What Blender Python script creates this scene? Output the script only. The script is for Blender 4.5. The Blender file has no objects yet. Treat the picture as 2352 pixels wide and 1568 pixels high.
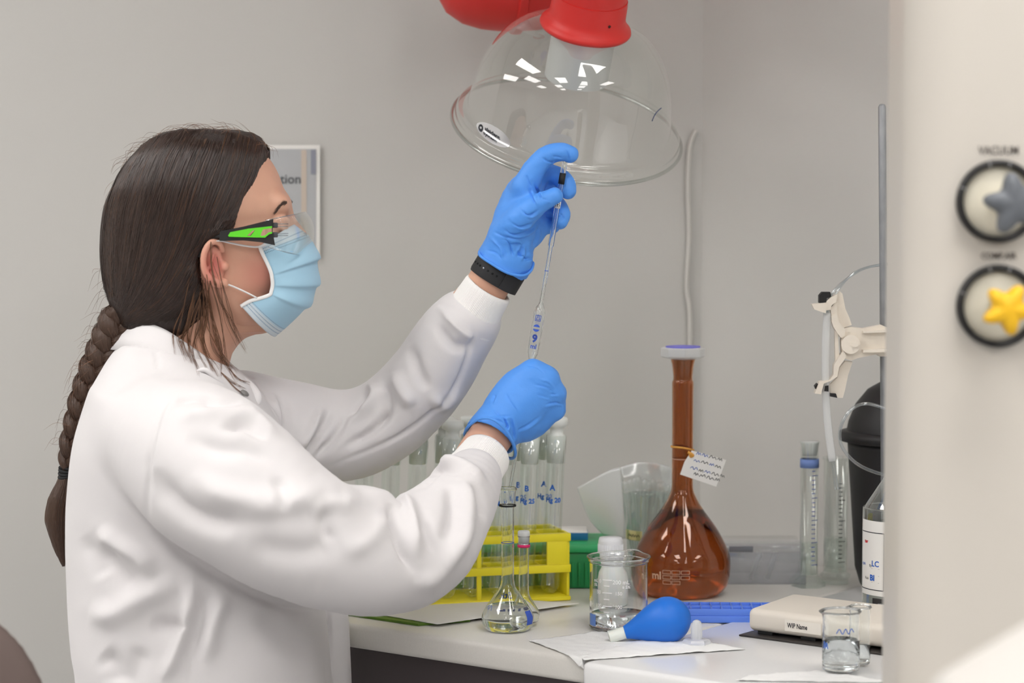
import bpy, bmesh, math, random
import numpy as np
from mathutils import Vector, Matrix
from mathutils.bvhtree import BVHTree
from mathutils.geometry import tessellate_polygon

random.seed(7)
rng = np.random.default_rng(7)
scene = bpy.context.scene
COL = scene.collection

# ------------------------------------------------------------------ camera geometry
W_PX, H_PX = 2352, 1568
F_PX = 5553.0
PITCH = math.radians(3.957)
ZB = 0.98                      # bench top height
CAM = np.array([0.0, 0.0, ZB + 0.544])
CP, SP = math.cos(PITCH), math.sin(PITCH)


def ray(px, py):
    x = (px - W_PX / 2) / F_PX
    y = (H_PX / 2 - py) / F_PX
    return np.array([x, CP + y * SP, -SP + y * CP])


def W(px, py, Y):
    """World point seen at pixel (px, py) at distance Y into the room."""
    d = ray(px, py)
    return CAM + d * (Y / d[1])


def PZ(px, py, z):
    d = ray(px, py)
    return CAM + d * ((z - CAM[2]) / d[2])


def PB(px, py):
    """Point of the bench top seen at pixel (px, py)."""
    return PZ(px, py, ZB)


def proj(P):
    P = np.asarray(P, float) - CAM
    dep = P[..., 1] * CP - P[..., 2] * SP
    up = P[..., 1] * SP + P[..., 2] * CP
    return W_PX / 2 + F_PX * P[..., 0] / dep, H_PX / 2 - F_PX * up / dep


def S(px, Y):
    """Length in metres of px pixels at distance Y."""
    return px / F_PX * Y


# ------------------------------------------------------------------ materials
def lin(c):
    out = []
    for v in c[:3]:
        v = v / 255.0
        out.append(v / 12.92 if v <= 0.04045 else ((v + 0.055) / 1.055) ** 2.4)
    return (*out, 1.0)


MATS = {}


def mat(name, rgb, rough=0.5, metal=0.0, trans=0.0, ior=1.45, emit=0.0, sss=0.0, sheen=0.0,
        bump=0.0, bscale=200.0, mottle=0.0, mscale=8.0, alpha=1.0, coat=0.0, stretch=None, spec=0.5,
        sss_rad=(0.012, 0.005, 0.003)):
    if name in MATS:
        return MATS[name]
    m = bpy.data.materials.new(name)
    m.use_nodes = True
    nt = m.node_tree
    b = nt.nodes['Principled BSDF']
    c = lin(rgb)
    b.inputs['Base Color'].default_value = c
    b.inputs['Roughness'].default_value = rough
    b.inputs['Metallic'].default_value = metal
    b.inputs['Transmission Weight'].default_value = trans
    b.inputs['IOR'].default_value = ior
    b.inputs['Alpha'].default_value = alpha
    b.inputs['Coat Weight'].default_value = coat
    b.inputs['Specular IOR Level'].default_value = spec
    if emit:
        b.inputs['Emission Color'].default_value = c
        b.inputs['Emission Strength'].default_value = emit
    if sss:
        b.inputs['Subsurface Weight'].default_value = sss
        b.inputs['Subsurface Radius'].default_value = sss_rad
        b.inputs['Subsurface Scale'].default_value = 1.0
    if sheen:
        b.inputs['Sheen Weight'].default_value = sheen
    tc = None
    if bump or mottle:
        tc = nt.nodes.new('ShaderNodeTexCoord')
        src = tc.outputs['Object']
        if stretch:
            mp = nt.nodes.new('ShaderNodeMapping')
            mp.inputs['Scale'].default_value = stretch
            nt.links.new(src, mp.inputs['Vector'])
            src = mp.outputs['Vector']
    if bump:
        n = nt.nodes.new('ShaderNodeTexNoise')
        n.inputs['Scale'].default_value = bscale
        n.inputs['Detail'].default_value = 3
        nt.links.new(src, n.inputs['Vector'])
        bp = nt.nodes.new('ShaderNodeBump')
        bp.inputs['Strength'].default_value = bump
        bp.inputs['Distance'].default_value = 0.002
        nt.links.new(n.outputs['Fac'], bp.inputs['Height'])
        nt.links.new(bp.outputs['Normal'], b.inputs['Normal'])
    if mottle:
        n = nt.nodes.new('ShaderNodeTexNoise')
        n.inputs['Scale'].default_value = mscale
        n.inputs['Detail'].default_value = 5
        nt.links.new(src, n.inputs['Vector'])
        mx = nt.nodes.new('ShaderNodeMix')
        mx.data_type = 'RGBA'
        mx.inputs[6].default_value = tuple(v * (1 - mottle) for v in c[:3]) + (1,)
        mx.inputs[7].default_value = tuple(min(1, v * (1 + mottle)) for v in c[:3]) + (1,)
        nt.links.new(n.outputs['Fac'], mx.inputs[0])
        nt.links.new(mx.outputs[2], b.inputs['Base Color'])
    MATS[name] = m
    return m


def thin(name, rgb=(250, 252, 252), refl=1.0, rough=0.02, base=0.03, ior=1.45, milky=0.0):
    """Thin clear sheet (glass or plastic): passes light straight through, mirrors by Fresnel."""
    if name in MATS:
        return MATS[name]
    m = bpy.data.materials.new(name)
    m.use_nodes = True
    nt = m.node_tree
    for n in list(nt.nodes):
        nt.nodes.remove(n)
    out = nt.nodes.new('ShaderNodeOutputMaterial')
    tr = nt.nodes.new('ShaderNodeBsdfTransparent')
    tr.inputs['Color'].default_value = lin(rgb)
    gl = nt.nodes.new('ShaderNodeBsdfGlossy')
    gl.inputs['Roughness'].default_value = rough
    gl.inputs['Color'].default_value = (1, 1, 1, 1)
    fr = nt.nodes.new('ShaderNodeFresnel')
    # the Fresnel node inverts the index on back faces: hand it the inverse there, so both sides mirror alike
    ge = nt.nodes.new('ShaderNodeNewGeometry')
    mi = nt.nodes.new('ShaderNodeMath')
    mi.operation = 'MULTIPLY_ADD'
    mi.inputs[1].default_value = 1.0 / ior - ior
    mi.inputs[2].default_value = ior
    nt.links.new(ge.outputs['Backfacing'], mi.inputs[0])
    nt.links.new(mi.outputs[0], fr.inputs['IOR'])
    mu = nt.nodes.new('ShaderNodeMath')
    mu.operation = 'MULTIPLY_ADD'
    mu.inputs[1].default_value = refl
    mu.inputs[2].default_value = base
    mu.use_clamp = True
    nt.links.new(fr.outputs[0], mu.inputs[0])
    mx = nt.nodes.new('ShaderNodeMixShader')
    nt.links.new(mu.outputs[0], mx.inputs[0])
    last = tr.outputs[0]
    if milky:
        df = nt.nodes.new('ShaderNodeBsdfDiffuse')
        df.inputs['Color'].default_value = (0.93, 0.94, 0.935, 1)
        tl = nt.nodes.new('ShaderNodeBsdfTranslucent')
        tl.inputs['Color'].default_value = (0.93, 0.94, 0.935, 1)
        m1 = nt.nodes.new('ShaderNodeMixShader')
        m1.inputs[0].default_value = 0.45
        nt.links.new(df.outputs[0], m1.inputs[1])
        nt.links.new(tl.outputs[0], m1.inputs[2])
        m2 = nt.nodes.new('ShaderNodeMixShader')
        m2.inputs[0].default_value = milky
        nt.links.new(last, m2.inputs[1])
        nt.links.new(m1.outputs[0], m2.inputs[2])
        last = m2.outputs[0]
    nt.links.new(last, mx.inputs[1])
    nt.links.new(gl.outputs[0], mx.inputs[2])
    nt.links.new(mx.outputs[0], out.inputs['Surface'])
    MATS[name] = m
    return m


# ------------------------------------------------------------------ objects
WORLD = {}


def props(o, label=None, cat=None, group=None, kind=None):
    if label:
        o['label'] = label
    if cat:
        o['category'] = cat
    if group:
        o['group'] = group
    if kind:
        o['kind'] = kind
    return o


def thing(name, label, cat, loc, group=None):
    o = bpy.data.objects.new(name, None)
    o.empty_display_size = 0.02
    o.location = tuple(float(v) for v in loc)
    COL.objects.link(o)
    WORLD[o.name] = Matrix.Translation(o.location)
    return props(o, label, cat, group)


def mesh(name, V, Fc, material, parent=None, smooth=True, label=None, cat=None, group=None, kind=None,
         origin=True, uv=None, sharp=None):
    """Link world-space geometry as ONE object (a child of parent, or top-level)."""
    V = np.asarray(V, float).reshape(-1, 3)
    me = bpy.data.meshes.new(name)
    loc = np.zeros(3)
    if parent is None and origin:
        loc = np.array([(V[:, 0].min() + V[:, 0].max()) / 2, (V[:, 1].min() + V[:, 1].max()) / 2, V[:, 2].min()])
    if isinstance(Fc, np.ndarray) and Fc.ndim == 2:
        n, k = Fc.shape
        me.vertices.add(len(V))
        me.vertices.foreach_set('co', (V - loc).astype(np.float32).ravel())
        me.loops.add(n * k)
        me.loops.foreach_set('vertex_index', Fc.astype(np.int32).ravel())
        me.polygons.add(n)
        me.polygons.foreach_set('loop_start', np.arange(0, n * k, k, dtype=np.int32))
        me.polygons.foreach_set('loop_total', np.full(n, k, dtype=np.int32))
        me.update(calc_edges=True)
        me.validate()
    else:
        me.from_pydata((V - loc).tolist(), [], [list(map(int, f)) for f in Fc])
        me.update()
    if smooth:
        me.polygons.foreach_set('use_smooth', np.ones(len(me.polygons), dtype=bool))
        if sharp is not None:
            me.set_sharp_from_angle(angle=math.radians(sharp))
    if uv is not None:
        lay = me.uv_layers.new(name='UVMap')
        vi = np.empty(len(me.loops), dtype=np.int32)
        me.loops.foreach_get('vertex_index', vi)
        lay.data.foreach_set('uv', np.asarray(uv, np.float32)[vi].ravel())
    me.materials.append(material)
    o = bpy.data.objects.new(name, me)
    COL.objects.link(o)
    if parent is not None:
        o.parent = parent
        o.matrix_parent_inverse = WORLD[parent.name].inverted()
        WORLD[o.name] = Matrix.Identity(4)
    else:
        o.location = tuple(loc)
        WORLD[o.name] = Matrix.Translation(loc)
    return props(o, label, cat, group, kind)


class MB:
    """Collects shapes into one mesh."""

    def __init__(self):
        self.v, self.f = [], []

    def add(self, V, Fc):
        k = len(self.v)
        self.v.extend([tuple(map(float, p)) for p in V])
        self.f.extend([[int(i) + k for i in f] for f in Fc])
        return self

    def build(self, name, material, parent=None, **kw):
        return mesh(name, self.v, self.f, material, parent, **kw)


def recalc(V, Fc):
    bm = bmesh.new()
    vs = [bm.verts.new(p) for p in V]
    for f in Fc:
        try:
            bm.faces.new([vs[i] for i in f])
        except ValueError:
            pass
    bmesh.ops.recalc_face_normals(bm, faces=bm.faces)
    V2 = [tuple(v.co) for v in bm.verts]
    bm.verts.index_update()
    F2 = [[v.index for v in f.verts] for f in bm.faces]
    bm.free()
    return V2, F2


def box(c, size, bev=0.0, seg=2, R=None):
    bm = bmesh.new()
    bmesh.ops.create_cube(bm, size=1.0)
    bmesh.ops.scale(bm, vec=size, verts=bm.verts)
    if bev:
        bmesh.ops.bevel(bm, geom=list(bm.edges), offset=bev, segments=seg, profile=0.5, affect='EDGES')
    if R is not None:
        bmesh.ops.transform(bm, matrix=R.to_4x4(), verts=bm.verts)
    bm.verts.index_update()
    V = [tuple(np.array(v.co) + np.array(c)) for v in bm.verts]
    Fc = [[v.index for v in f.verts] for f in bm.faces]
    bm.free()
    return V, Fc


def frame_from(axis):
    a = Vector(axis).normalized()
    t = Vector((0, 0, 1)) if abs(a.z) < 0.9 else Vector((1, 0, 0))
    u = t.cross(a).normalized()
    v = a.cross(u).normalized()
    return np.array(u), np.array(v), np.array(a)


def lathe(prof, c=(0, 0, 0), axis=(0, 0, 1), n=48, closed=False, u=None):
    """prof: (radius, height along axis)."""
    c = np.array(c, float)
    if tuple(axis) == (0, 0, 1):
        U, Vv, A = np.array([1., 0, 0]), np.array([0, 1., 0]), np.array([0, 0, 1.])
    else:
        U, Vv, A = frame_from(axis)
    V, Fc, rings = [], [], []
    for r, h in prof:
        if r < 1e-7:
            rings.append([len(V)])
            V.append(c + A * h)
        else:
            ring = []
            for i in range(n):
                t = 2 * math.pi * i / n
                ring.append(len(V))
                V.append(c + A * h + (U * math.cos(t) + Vv * math.sin(t)) * r)
            rings.append(ring)
    pairs = list(zip(rings[:-1], rings[1:]))
    if closed:
        pairs.append((rings[-1], rings[0]))
    for a, b in pairs:
        if len(a) == 1 and len(b) == 1:
            continue
        for i in range(n):
            j = (i + 1) % n
            if len(a) == 1:
                Fc.append([a[0], b[j], b[i]])
            elif len(b) == 1:
                Fc.append([a[i], a[j], b[0]])
            else:
                Fc.append([a[i], a[j], b[j], b[i]])
    return V, Fc


def smooth_path(pts, n):
    pts = np.asarray(pts, float)
    if len(pts) < 3:
        t = np.linspace(0, 1, n)[:, None]
        return pts[0] * (1 - t) + pts[-1] * t
    P = np.vstack([2 * pts[0] - pts[1], pts, 2 * pts[-1] - pts[-2]])
    m = len(pts) - 1
    out = []
    for s in np.linspace(0, m, n):
        i = min(int(s), m - 1)
        t = s - i
        p0, p1, p2, p3 = P[i:i + 4]
        out.append(0.5 * ((2 * p1) + (-p0 + p2) * t + (2 * p0 - 5 * p1 + 4 * p2 - p3) * t * t + (-p0 + 3 * p1 - 3 * p2 + p3) * t ** 3))
    return np.array(out)


def tube(pts, radii, n=10, cap=True, m=None, flat=1.0, upv=None):
    """Round (or flattened) tube along pts."""
    pts = np.asarray(pts, float)
    if m:
        pts = smooth_path(pts, m)
    k = len(pts)
    rad = np.interp(np.linspace(0, 1, k), np.linspace(0, 1, len(np.atleast_1d(radii))), np.atleast_1d(radii)) if np.ndim(radii) else np.full(k, radii)
    T = np.gradient(pts, axis=0)
    T /= np.linalg.norm(T, axis=1)[:, None] + 1e-12
    ref = np.array(upv if upv is not None else ([0, 0, 1.] if abs(T[0][2]) < 0.9 else [0, 1., 0]), float)
    V, Fc = [], []
    u = np.cross(ref, T[0])
    u /= np.linalg.norm(u)
    for i in range(k):
        if upv is not None:
            u = np.cross(ref, T[i])
        else:
            u = u - T[i] * np.dot(u, T[i])
        u /= np.linalg.norm(u) + 1e-12
        v = np.cross(T[i], u)
        for j in range(n):
            a = 2 * math.pi * j / n
            V.append(pts[i] + (u * math.cos(a) + v * math.sin(a) * flat) * rad[i])
    for i in range(k - 1):
        for j in range(n):
            q = (j + 1) % n
            Fc.append([i * n + j, i * n + q, (i + 1) * n + q, (i + 1) * n + j])
    if cap:
        Fc.append(list(range(n))[::-1])
        Fc.append([(k - 1) * n + j for j in range(n)])
    return V, Fc


def prism(poly, vec, holes=()):
    """Polygon of 3-D points (with holes) extruded by vec."""
    vec = np.array(vec, float)
    loops = [[Vector(p) for p in poly]] + [[Vector(p) for p in h] for h in holes]
    tris = tessellate_polygon(loops)
    flat = [np.array(p) for lp in loops for p in lp]
    n = len(flat)
    V = flat + [p + vec for p in flat]
    Fc = [list(t) for t in tris] + [[i + n for i in t][::-1] for t in tris]
    k = 0
    for lp in loops:
        m = len(lp)
        for i in range(m):
            a, b = k + i, k + (i + 1) % m
            Fc.append([a, b, b + n, a + n])
        k += m
    return recalc(V, Fc)


def text2d(txt, size, align='CENTER', bold=0.0, extrude=0.0):
    """Flat mesh of the lettering: (list of (x, y)), faces."""
    cu = bpy.data.curves.new('lettering', 'FONT')
    cu.body = txt
    cu.size = size
    cu.align_x = align
    cu.align_y = 'CENTER'
    cu.offset = bold
    cu.resolution_u = 3
    o = bpy.data.objects.new('lettering', cu)
    COL.objects.link(o)
    dg = bpy.context.evaluated_depsgraph_get()
    me = bpy.data.meshes.new_from_object(o.evaluated_get(dg))
    V = [(v.co.x, v.co.y) for v in me.vertices]
    Fc = [list(p.vertices) for p in me.polygons]
    bpy.data.objects.remove(o)
    bpy.data.curves.remove(cu)
    bpy.data.meshes.remove(me)
    return V, Fc


def text_on(mb, txt, size, fn, align='CENTER', bold=0.0):
    V, Fc = text2d(txt, size, align, bold)
    mb.add([fn(x, y) for x, y in V], Fc)


def plane_map(c, ux, uy):
    c, ux, uy = np.array(c, float), np.array(ux, float), np.array(uy, float)
    return lambda x, y: c + ux * x + uy * y


def cyl_map(c, r, ang, z):
    """Wrap lettering on an upright cylinder; ang = 0 faces the camera (-Y), positive to the right."""
    return lambda x, y: (c[0] + r * math.sin(ang + x / r), c[1] - r * math.cos(ang + x / r), z + y)


def scribble(mb, fn, length, h, w=.0003, seed=0):
    """An unreadable handwritten squiggle of the given length and height."""
    r = random.Random(seed)
    n = max(5, int(length / (h * .42)))
    pts = [(length * i / (n - 1), h * (.5 if i % 2 else -.5) * r.uniform(.35, 1.0)) for i in range(n)]
    pts = smooth_path(np.array(pts), n * 3)
    for (x0, y0), (x1, y1) in zip(pts[:-1], pts[1:]):
        d = np.array([x1 - x0, y1 - y0])
        q = np.array([-d[1], d[0]]) / (np.linalg.norm(d) + 1e-9) * w
        mb.add([fn(x0 - q[0], y0 - q[1]), fn(x1 - q[0], y1 - q[1]), fn(x1 + q[0], y1 + q[1]), fn(x0 + q[0], y0 + q[1])], [[0, 1, 2, 3]])


# ------------------------------------------------------------------ signed-distance modelling
class Field:
    def __init__(self, lo, hi, h):
        self.h = h
        self.lo = np.array(lo, float)
        self.n = np.ceil((np.array(hi, float) - self.lo) / h).astype(int) + 1
        self.F = np.full(self.n, 0.5, np.float32)

    def sub(self, lo, hi, pad):
        a = np.clip(np.floor((np.array(lo) - pad - self.lo) / self.h).astype(int), 0, self.n - 1)
        b = np.clip(np.ceil((np.array(hi) + pad - self.lo) / self.h).astype(int) + 1, 1, self.n)
        sl = tuple(slice(i, j) for i, j in zip(a, b))
        ax = [self.lo[d] + self.h * np.arange(a[d], b[d]) for d in range(3)]
        return sl, ax[0][:, None, None], ax[1][None, :, None], ax[2][None, None, :]

    def put(self, sl, d, k, mode='add'):
        A = self.F[sl]
        if mode == 'add':
            if k <= 0:
                self.F[sl] = np.minimum(A, d)
            else:
                hh = np.clip(0.5 + 0.5 * (d - A) / k, 0, 1)
                self.F[sl] = d * (1 - hh) + A * hh - k * hh * (1 - hh)
        else:                                  # smooth max with d (cut keeps d < 0)
            if k <= 0:
                self.F[sl] = np.maximum(A, d)
            else:
                hh = np.clip(0.5 - 0.5 * (d - A) / k, 0, 1)
                self.F[sl] = d * (1 - hh) + A * hh + k * hh * (1 - hh)

    def cone(self, a, b, r1, r2, k=0.0, mode='add'):
        a, b = np.array(a, float), np.array(b, float)
        R = max(r1, r2)
        sl, X, Y, Z = self.sub(np.minimum(a, b) - R, np.maximum(a, b) + R, k + 4 * self.h)
        ab = b - a
        L2 = float(ab @ ab) + 1e-12
        t = np.clip(((X - a[0]) * ab[0] + (Y - a[1]) * ab[1] + (Z - a[2]) * ab[2]) / L2, 0, 1)
        d = np.sqrt((X - a[0] - ab[0] * t) ** 2 + (Y - a[1] - ab[1] * t) ** 2 + (Z - a[2] - ab[2] * t) ** 2) - (r1 + (r2 - r1) * t)
        self.put(sl, d.astype(np.float32) if mode == 'add' else -d.astype(np.float32), k, mode)

    def chain(self, pts, rad, k=0.0, m=None, mode='add'):
        pts = np.asarray(pts, float)
        rad = np.asarray(rad, float)
        if m:
            q = smooth_path(np.column_stack([pts, rad]), m)
            pts, rad = q[:, :3], q[:, 3]
        if mode != 'add':
            for i in range(len(pts) - 1):
                self.cone(pts[i], pts[i + 1], rad[i], rad[i + 1], k, mode)
            return
        R = rad.max()
        sl, X, Y, Z = self.sub(pts.min(0) - R, pts.max(0) + R, k + 4 * self.h)
        D = None
        for i in range(len(pts) - 1):
            a, ab = pts[i], pts[i + 1] - pts[i]
            t = np.clip(((X - a[0]) * ab[0] + (Y - a[1]) * ab[1] + (Z - a[2]) * ab[2]) / (float(ab @ ab) + 1e-12), 0, 1)
            d = np.sqrt((X - a[0] - ab[0] * t) ** 2 + (Y - a[1] - ab[1] * t) ** 2 + (Z - a[2] - ab[2] * t) ** 2) - (rad[i] + (rad[i + 1] - rad[i]) * t)
            D = d if D is None else np.minimum(D, d)
        self.put(sl, D.astype(np.float32), k)

    def ell(self, c, r, k=0.0, R=None, mode='add'):
        c, r = np.array(c, float), np.array(r, float)
        m = r.max()
        sl, X, Y, Z = self.sub(c - m, c + m, k + 4 * self.h)
        x, y, z = X - c[0], Y - c[1], Z - c[2]
        if R is not None:
            R = np.array(R)
            x, y, z = (R[0, i] * x + R[1, i] * y + R[2, i] * z for i in range(3))
        q = np.sqrt((x / r[0]) ** 2 + (y / r[1]) ** 2 + (z / r[2]) ** 2)
        q2 = np.sqrt((x / r[0] ** 2) ** 2 + (y / r[1] ** 2) ** 2 + (z / r[2] ** 2) ** 2) + 1e-9
        d = (q * (q - 1) / q2).astype(np.float32)
        self.put(sl, d if mode == 'add' else -d, k, mode)

    def etube(self, secs, k=0.0, m=None, mode='add'):
        """secs: rows (centre xyz, half width across in the picture plane, half depth). Elliptical tube."""
        q = np.array([[*c, a, b] for c, a, b in secs], float)
        if m:
            q = smooth_path(q, m)
        P, ru, rv = q[:, :3], q[:, 3], q[:, 4]
        R = max(ru.max(), rv.max())
        sl, X, Y, Z = self.sub(P.min(0) - R, P.max(0) + R, k + 4 * self.h)
        D = None
        for i in range(len(P) - 1):
            a, ab = P[i], P[i + 1] - P[i]
            L = np.linalg.norm(ab)
            if L < 1e-9:
                continue
            w = ab / L
            v = np.array([0, 1.0, 0]) - w * w[1]
            v /= np.linalg.norm(v)
            u = np.cross(v, w)
            t = np.clip(((X - a[0]) * w[0] + (Y - a[1]) * w[1] + (Z - a[2]) * w[2]) / L, 0, 1)
            x, y, z = X - a[0] - ab[0] * t, Y - a[1] - ab[1] * t, Z - a[2] - ab[2] * t
            au, av = ru[i] + (ru[i + 1] - ru[i]) * t, rv[i] + (rv[i + 1] - rv[i]) * t
            aw = np.minimum(au, av)
            pu, pv, pw = x * u[0] + y * u[1] + z * u[2], x * v[0] + y * v[1] + z * v[2], x * w[0] + y * w[1] + z * w[2]
            d = (np.sqrt((pu / au) ** 2 + (pv / av) ** 2 + (pw / aw) ** 2) - 1) * aw
            D = d if D is None else np.minimum(D, d)
        D = D.astype(np.float32)
        self.put(sl, D if mode == 'add' else -D, k, mode)

    def rows(self, secs, Yc, k=0.0, p=2.2, mode='add'):
        """secs: (py, px_left, px_right, half depth): stacked horizontal sections seen in profile."""
        q = np.array(secs, float)
        z = np.array([W(0, y, Yc)[2] for y in q[:, 0]])
        xl = np.array([W(a, y, Yc)[0] for y, a in q[:, [0, 1]]])
        xr = np.array([W(a, y, Yc)[0] for y, a in q[:, [0, 2]]])
        self.zrows(z, xl, xr, q[:, 3], Yc, k, p, mode)

    def zrows(self, z, xl, xr, hd, Yc, k=0.0, p=2.2, mode='add'):
        o = np.argsort(z)
        tab = smooth_path(np.column_stack([z, xl, xr, hd])[o], 12 * len(z))
        z, xl, xr, hd = tab.T
        R = hd.max()
        yc = np.full(len(z), Yc) if np.ndim(Yc) == 0 else Yc
        sl, X, Y, Z = self.sub([xl.min(), yc.min() - R, z[0]], [xr.max(), yc.max() + R, z[-1]], k + 4 * self.h)
        zz = Z.ravel()
        XL, XR, HD = (np.interp(zz, z, a)[None, None, :] for a in (xl, xr, hd))
        rx = np.maximum((XR - XL) / 2, 0.002)
        HD = np.maximum(HD, 0.002)
        dx, dy = np.abs(X - (XL + XR) / 2) / rx, np.abs(Y - yc.mean()) / HD
        d = ((dx ** p + dy ** p) ** (1 / p) - 1) * np.minimum(rx, HD)
        d = np.maximum(d, np.maximum(z[0] - Z, Z - z[-1]))
        d = d.astype(np.float32)
        self.put(sl, d if mode == 'add' else -d, k, mode)

    def cut_half(self, c, nrm, k=0.0):
        """Remove what lies on the side of the plane that nrm points to."""
        c, nrm = np.array(c, float), np.array(nrm, float) / np.linalg.norm(nrm)
        sl, X, Y, Z = self.sub(self.lo, self.lo + self.h * self.n, 0)
        d = (X - c[0]) * nrm[0] + (Y - c[1]) * nrm[1] + (Z - c[2]) * nrm[2]
        self.put(sl, d.astype(np.float32), k, 'cut')

    def mesh(self, smooth=2, lam=0.5):
        F, h = self.F, self.h
        s = F < 0
        cnt = sum(s[i:i + F.shape[0] - 1, j:j + F.shape[1] - 1, k:k + F.shape[2] - 1].astype(np.int8)
                  for i in (0, 1) for j in (0, 1) for k in (0, 1))
        act = (cnt > 0) & (cnt < 8)
        idx = np.full(act.shape, -1, np.int64)
        ijk = np.argwhere(act)
        idx[act] = np.arange(len(ijk))
        pos, n = np.zeros((len(ijk), 3)), np.zeros(len(ijk))
        corners = [(i, j, k) for i in (0, 1) for j in (0, 1) for k in (0, 1)]
        for a in corners:
            for ax in range(3):
                if a[ax] == 0:
                    b = list(a)
                    b[ax] = 1
                    fa = F[ijk[:, 0] + a[0], ijk[:, 1] + a[1], ijk[:, 2] + a[2]]
                    fb = F[ijk[:, 0] + b[0], ijk[:, 1] + b[1], ijk[:, 2] + b[2]]
                    c = (fa < 0) != (fb < 0)
                    t = np.where(c, fa / np.where(c, fa - fb, 1), 0)
                    q = np.tile(np.array(a, float), (len(ijk), 1))
                    q[:, ax] += t
                    pos += q * c[:, None]
                    n += c
        V = self.lo + h * (ijk + pos / n[:, None])
        Fs = []
        for ax in range(3):
            o1, o2 = [(1, 2), (2, 0), (0, 1)][ax]
            sa = [slice(None)] * 3
            sb = [slice(None)] * 3
            sa[ax], sb[ax] = slice(0, -1), slice(1, None)
            A, B = s[tuple(sa)], s[tuple(sb)]
            e = np.argwhere(A != B)
            ok = (e[:, o1] >= 1) & (e[:, o2] >= 1) & (e[:, o1] < F.shape[o1] - 1) & (e[:, o2] < F.shape[o2] - 1)
            e = e[ok]
            inside = A[e[:, 0], e[:, 1], e[:, 2]]
            q = []
            for d1, d2 in ((-1, -1), (0, -1), (0, 0), (-1, 0)):
                c = e.copy()
                c[:, o1] += d1
                c[:, o2] += d2
                q.append(idx[c[:, 0], c[:, 1], c[:, 2]])
            q = np.stack(q, 1)
            q[~inside] = q[~inside][:, ::-1]
            Fs.append(q)
        Fq = np.concatenate(Fs)
        V = relax(V, Fq, smooth, lam)
        return V, Fq


def relax(V, Fq, it, lam=0.5):
    if it <= 0:
        return V
    k = Fq.shape[1]
    a = np.concatenate([Fq[:, i] for i in range(k)])
    b = np.concatenate([Fq[:, (i + 1) % k] for i in range(k)])
    deg = np.bincount(a, minlength=len(V)).astype(float) + np.bincount(b, minlength=len(V))
    deg[deg == 0] = 1
    for _ in range(it):
        for l in (lam, -lam * 1.04):
            S_ = np.stack([np.bincount(a, V[b, d], len(V)) + np.bincount(b, V[a, d], len(V)) for d in range(3)], 1)
            V = V + l * (S_ / deg[:, None] - V)
    return V


def vnormals(V, Fq):
    n = np.cross(V[Fq[:, 2]] - V[Fq[:, 0]], V[Fq[:, 3 % Fq.shape[1]]] - V[Fq[:, 1]]) if Fq.shape[1] == 4 else np.cross(V[Fq[:, 1]] - V[Fq[:, 0]], V[Fq[:, 2]] - V[Fq[:, 0]])
    N = np.stack([sum(np.bincount(Fq[:, i], n[:, d], len(V)) for i in range(Fq.shape[1])) for d in range(3)], 1)
    return N / (np.linalg.norm(N, axis=1)[:, None] + 1e-12)


def noise3(P, scale, seed=0):
    """Smooth value noise in [-1, 1]."""
    P = P * scale + seed * 17.3
    i = np.floor(P).astype(np.int64)
    f = P - i
    f = f * f * (3 - 2 * f)
    out = 0
    for dx in (0, 1):
        for dy in (0, 1):
            for dz in (0, 1):
                hsh = ((i[:, 0] + dx) * 73856093) ^ ((i[:, 1] + dy) * 19349663) ^ ((i[:, 2] + dz) * 83492791)
                r = ((hsh * 2654435761) % 4294967296) / 2147483648.0 - 1
                w = (f[:, 0] if dx else 1 - f[:, 0]) * (f[:, 1] if dy else 1 - f[:, 1]) * (f[:, 2] if dz else 1 - f[:, 2])
                out = out + r * w
    return out


def folds(V, Fq, strokes, yrange=None):
    """Sculpt cloth folds: each stroke (polyline over the surface, height in mm, half width in px, sharp side)
    raises (or sinks) the near surface along its normal."""
    px, py = proj(V)
    N = vnormals(V, Fq)
    view = CAM - V
    view /= np.linalg.norm(view, axis=1)[:, None]
    face = np.clip((np.sum(N * view, 1) - 0.02) / 0.25, 0, 1)
    D = np.zeros(len(V))
    for st in strokes:
        pts, amp, wd = st[0], st[1] / 1000.0, float(st[2])
        yr = st[3] if len(st) > 3 else yrange
        p = smooth_path(np.array(pts, float), max(6, 8 * (len(pts) - 1)))
        m = (px > p[:, 0].min() - 3 * wd) & (px < p[:, 0].max() + 3 * wd) & (py > p[:, 1].min() - 3 * wd) & (py < p[:, 1].max() + 3 * wd) & (face > 0)
        if yr:
            m &= (V[:, 1] > yr[0]) & (V[:, 1] < yr[1])
        ii = np.nonzero(m)[0]
        if not len(ii):
            continue
        best = np.full(len(ii), 1e9)
        tt = np.zeros(len(ii))
        k = len(p) - 1
        for s in range(k):
            a, ab = p[s], p[s + 1] - p[s]
            t = np.clip(((px[ii] - a[0]) * ab[0] + (py[ii] - a[1]) * ab[1]) / (ab @ ab + 1e-9), 0, 1)
            d = np.hypot(px[ii] - a[0] - ab[0] * t, py[ii] - a[1] - ab[1] * t)
            u = d < best
            best[u] = d[u]
            tt[u] = (s + t[u]) / k
        w = np.exp(-(best / wd) ** 2) * np.clip(np.minimum(tt, 1 - tt) / 0.25, 0.12, 1)
        D[ii] += amp * w * face[ii]
    return V + N * D[:, None]
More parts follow.
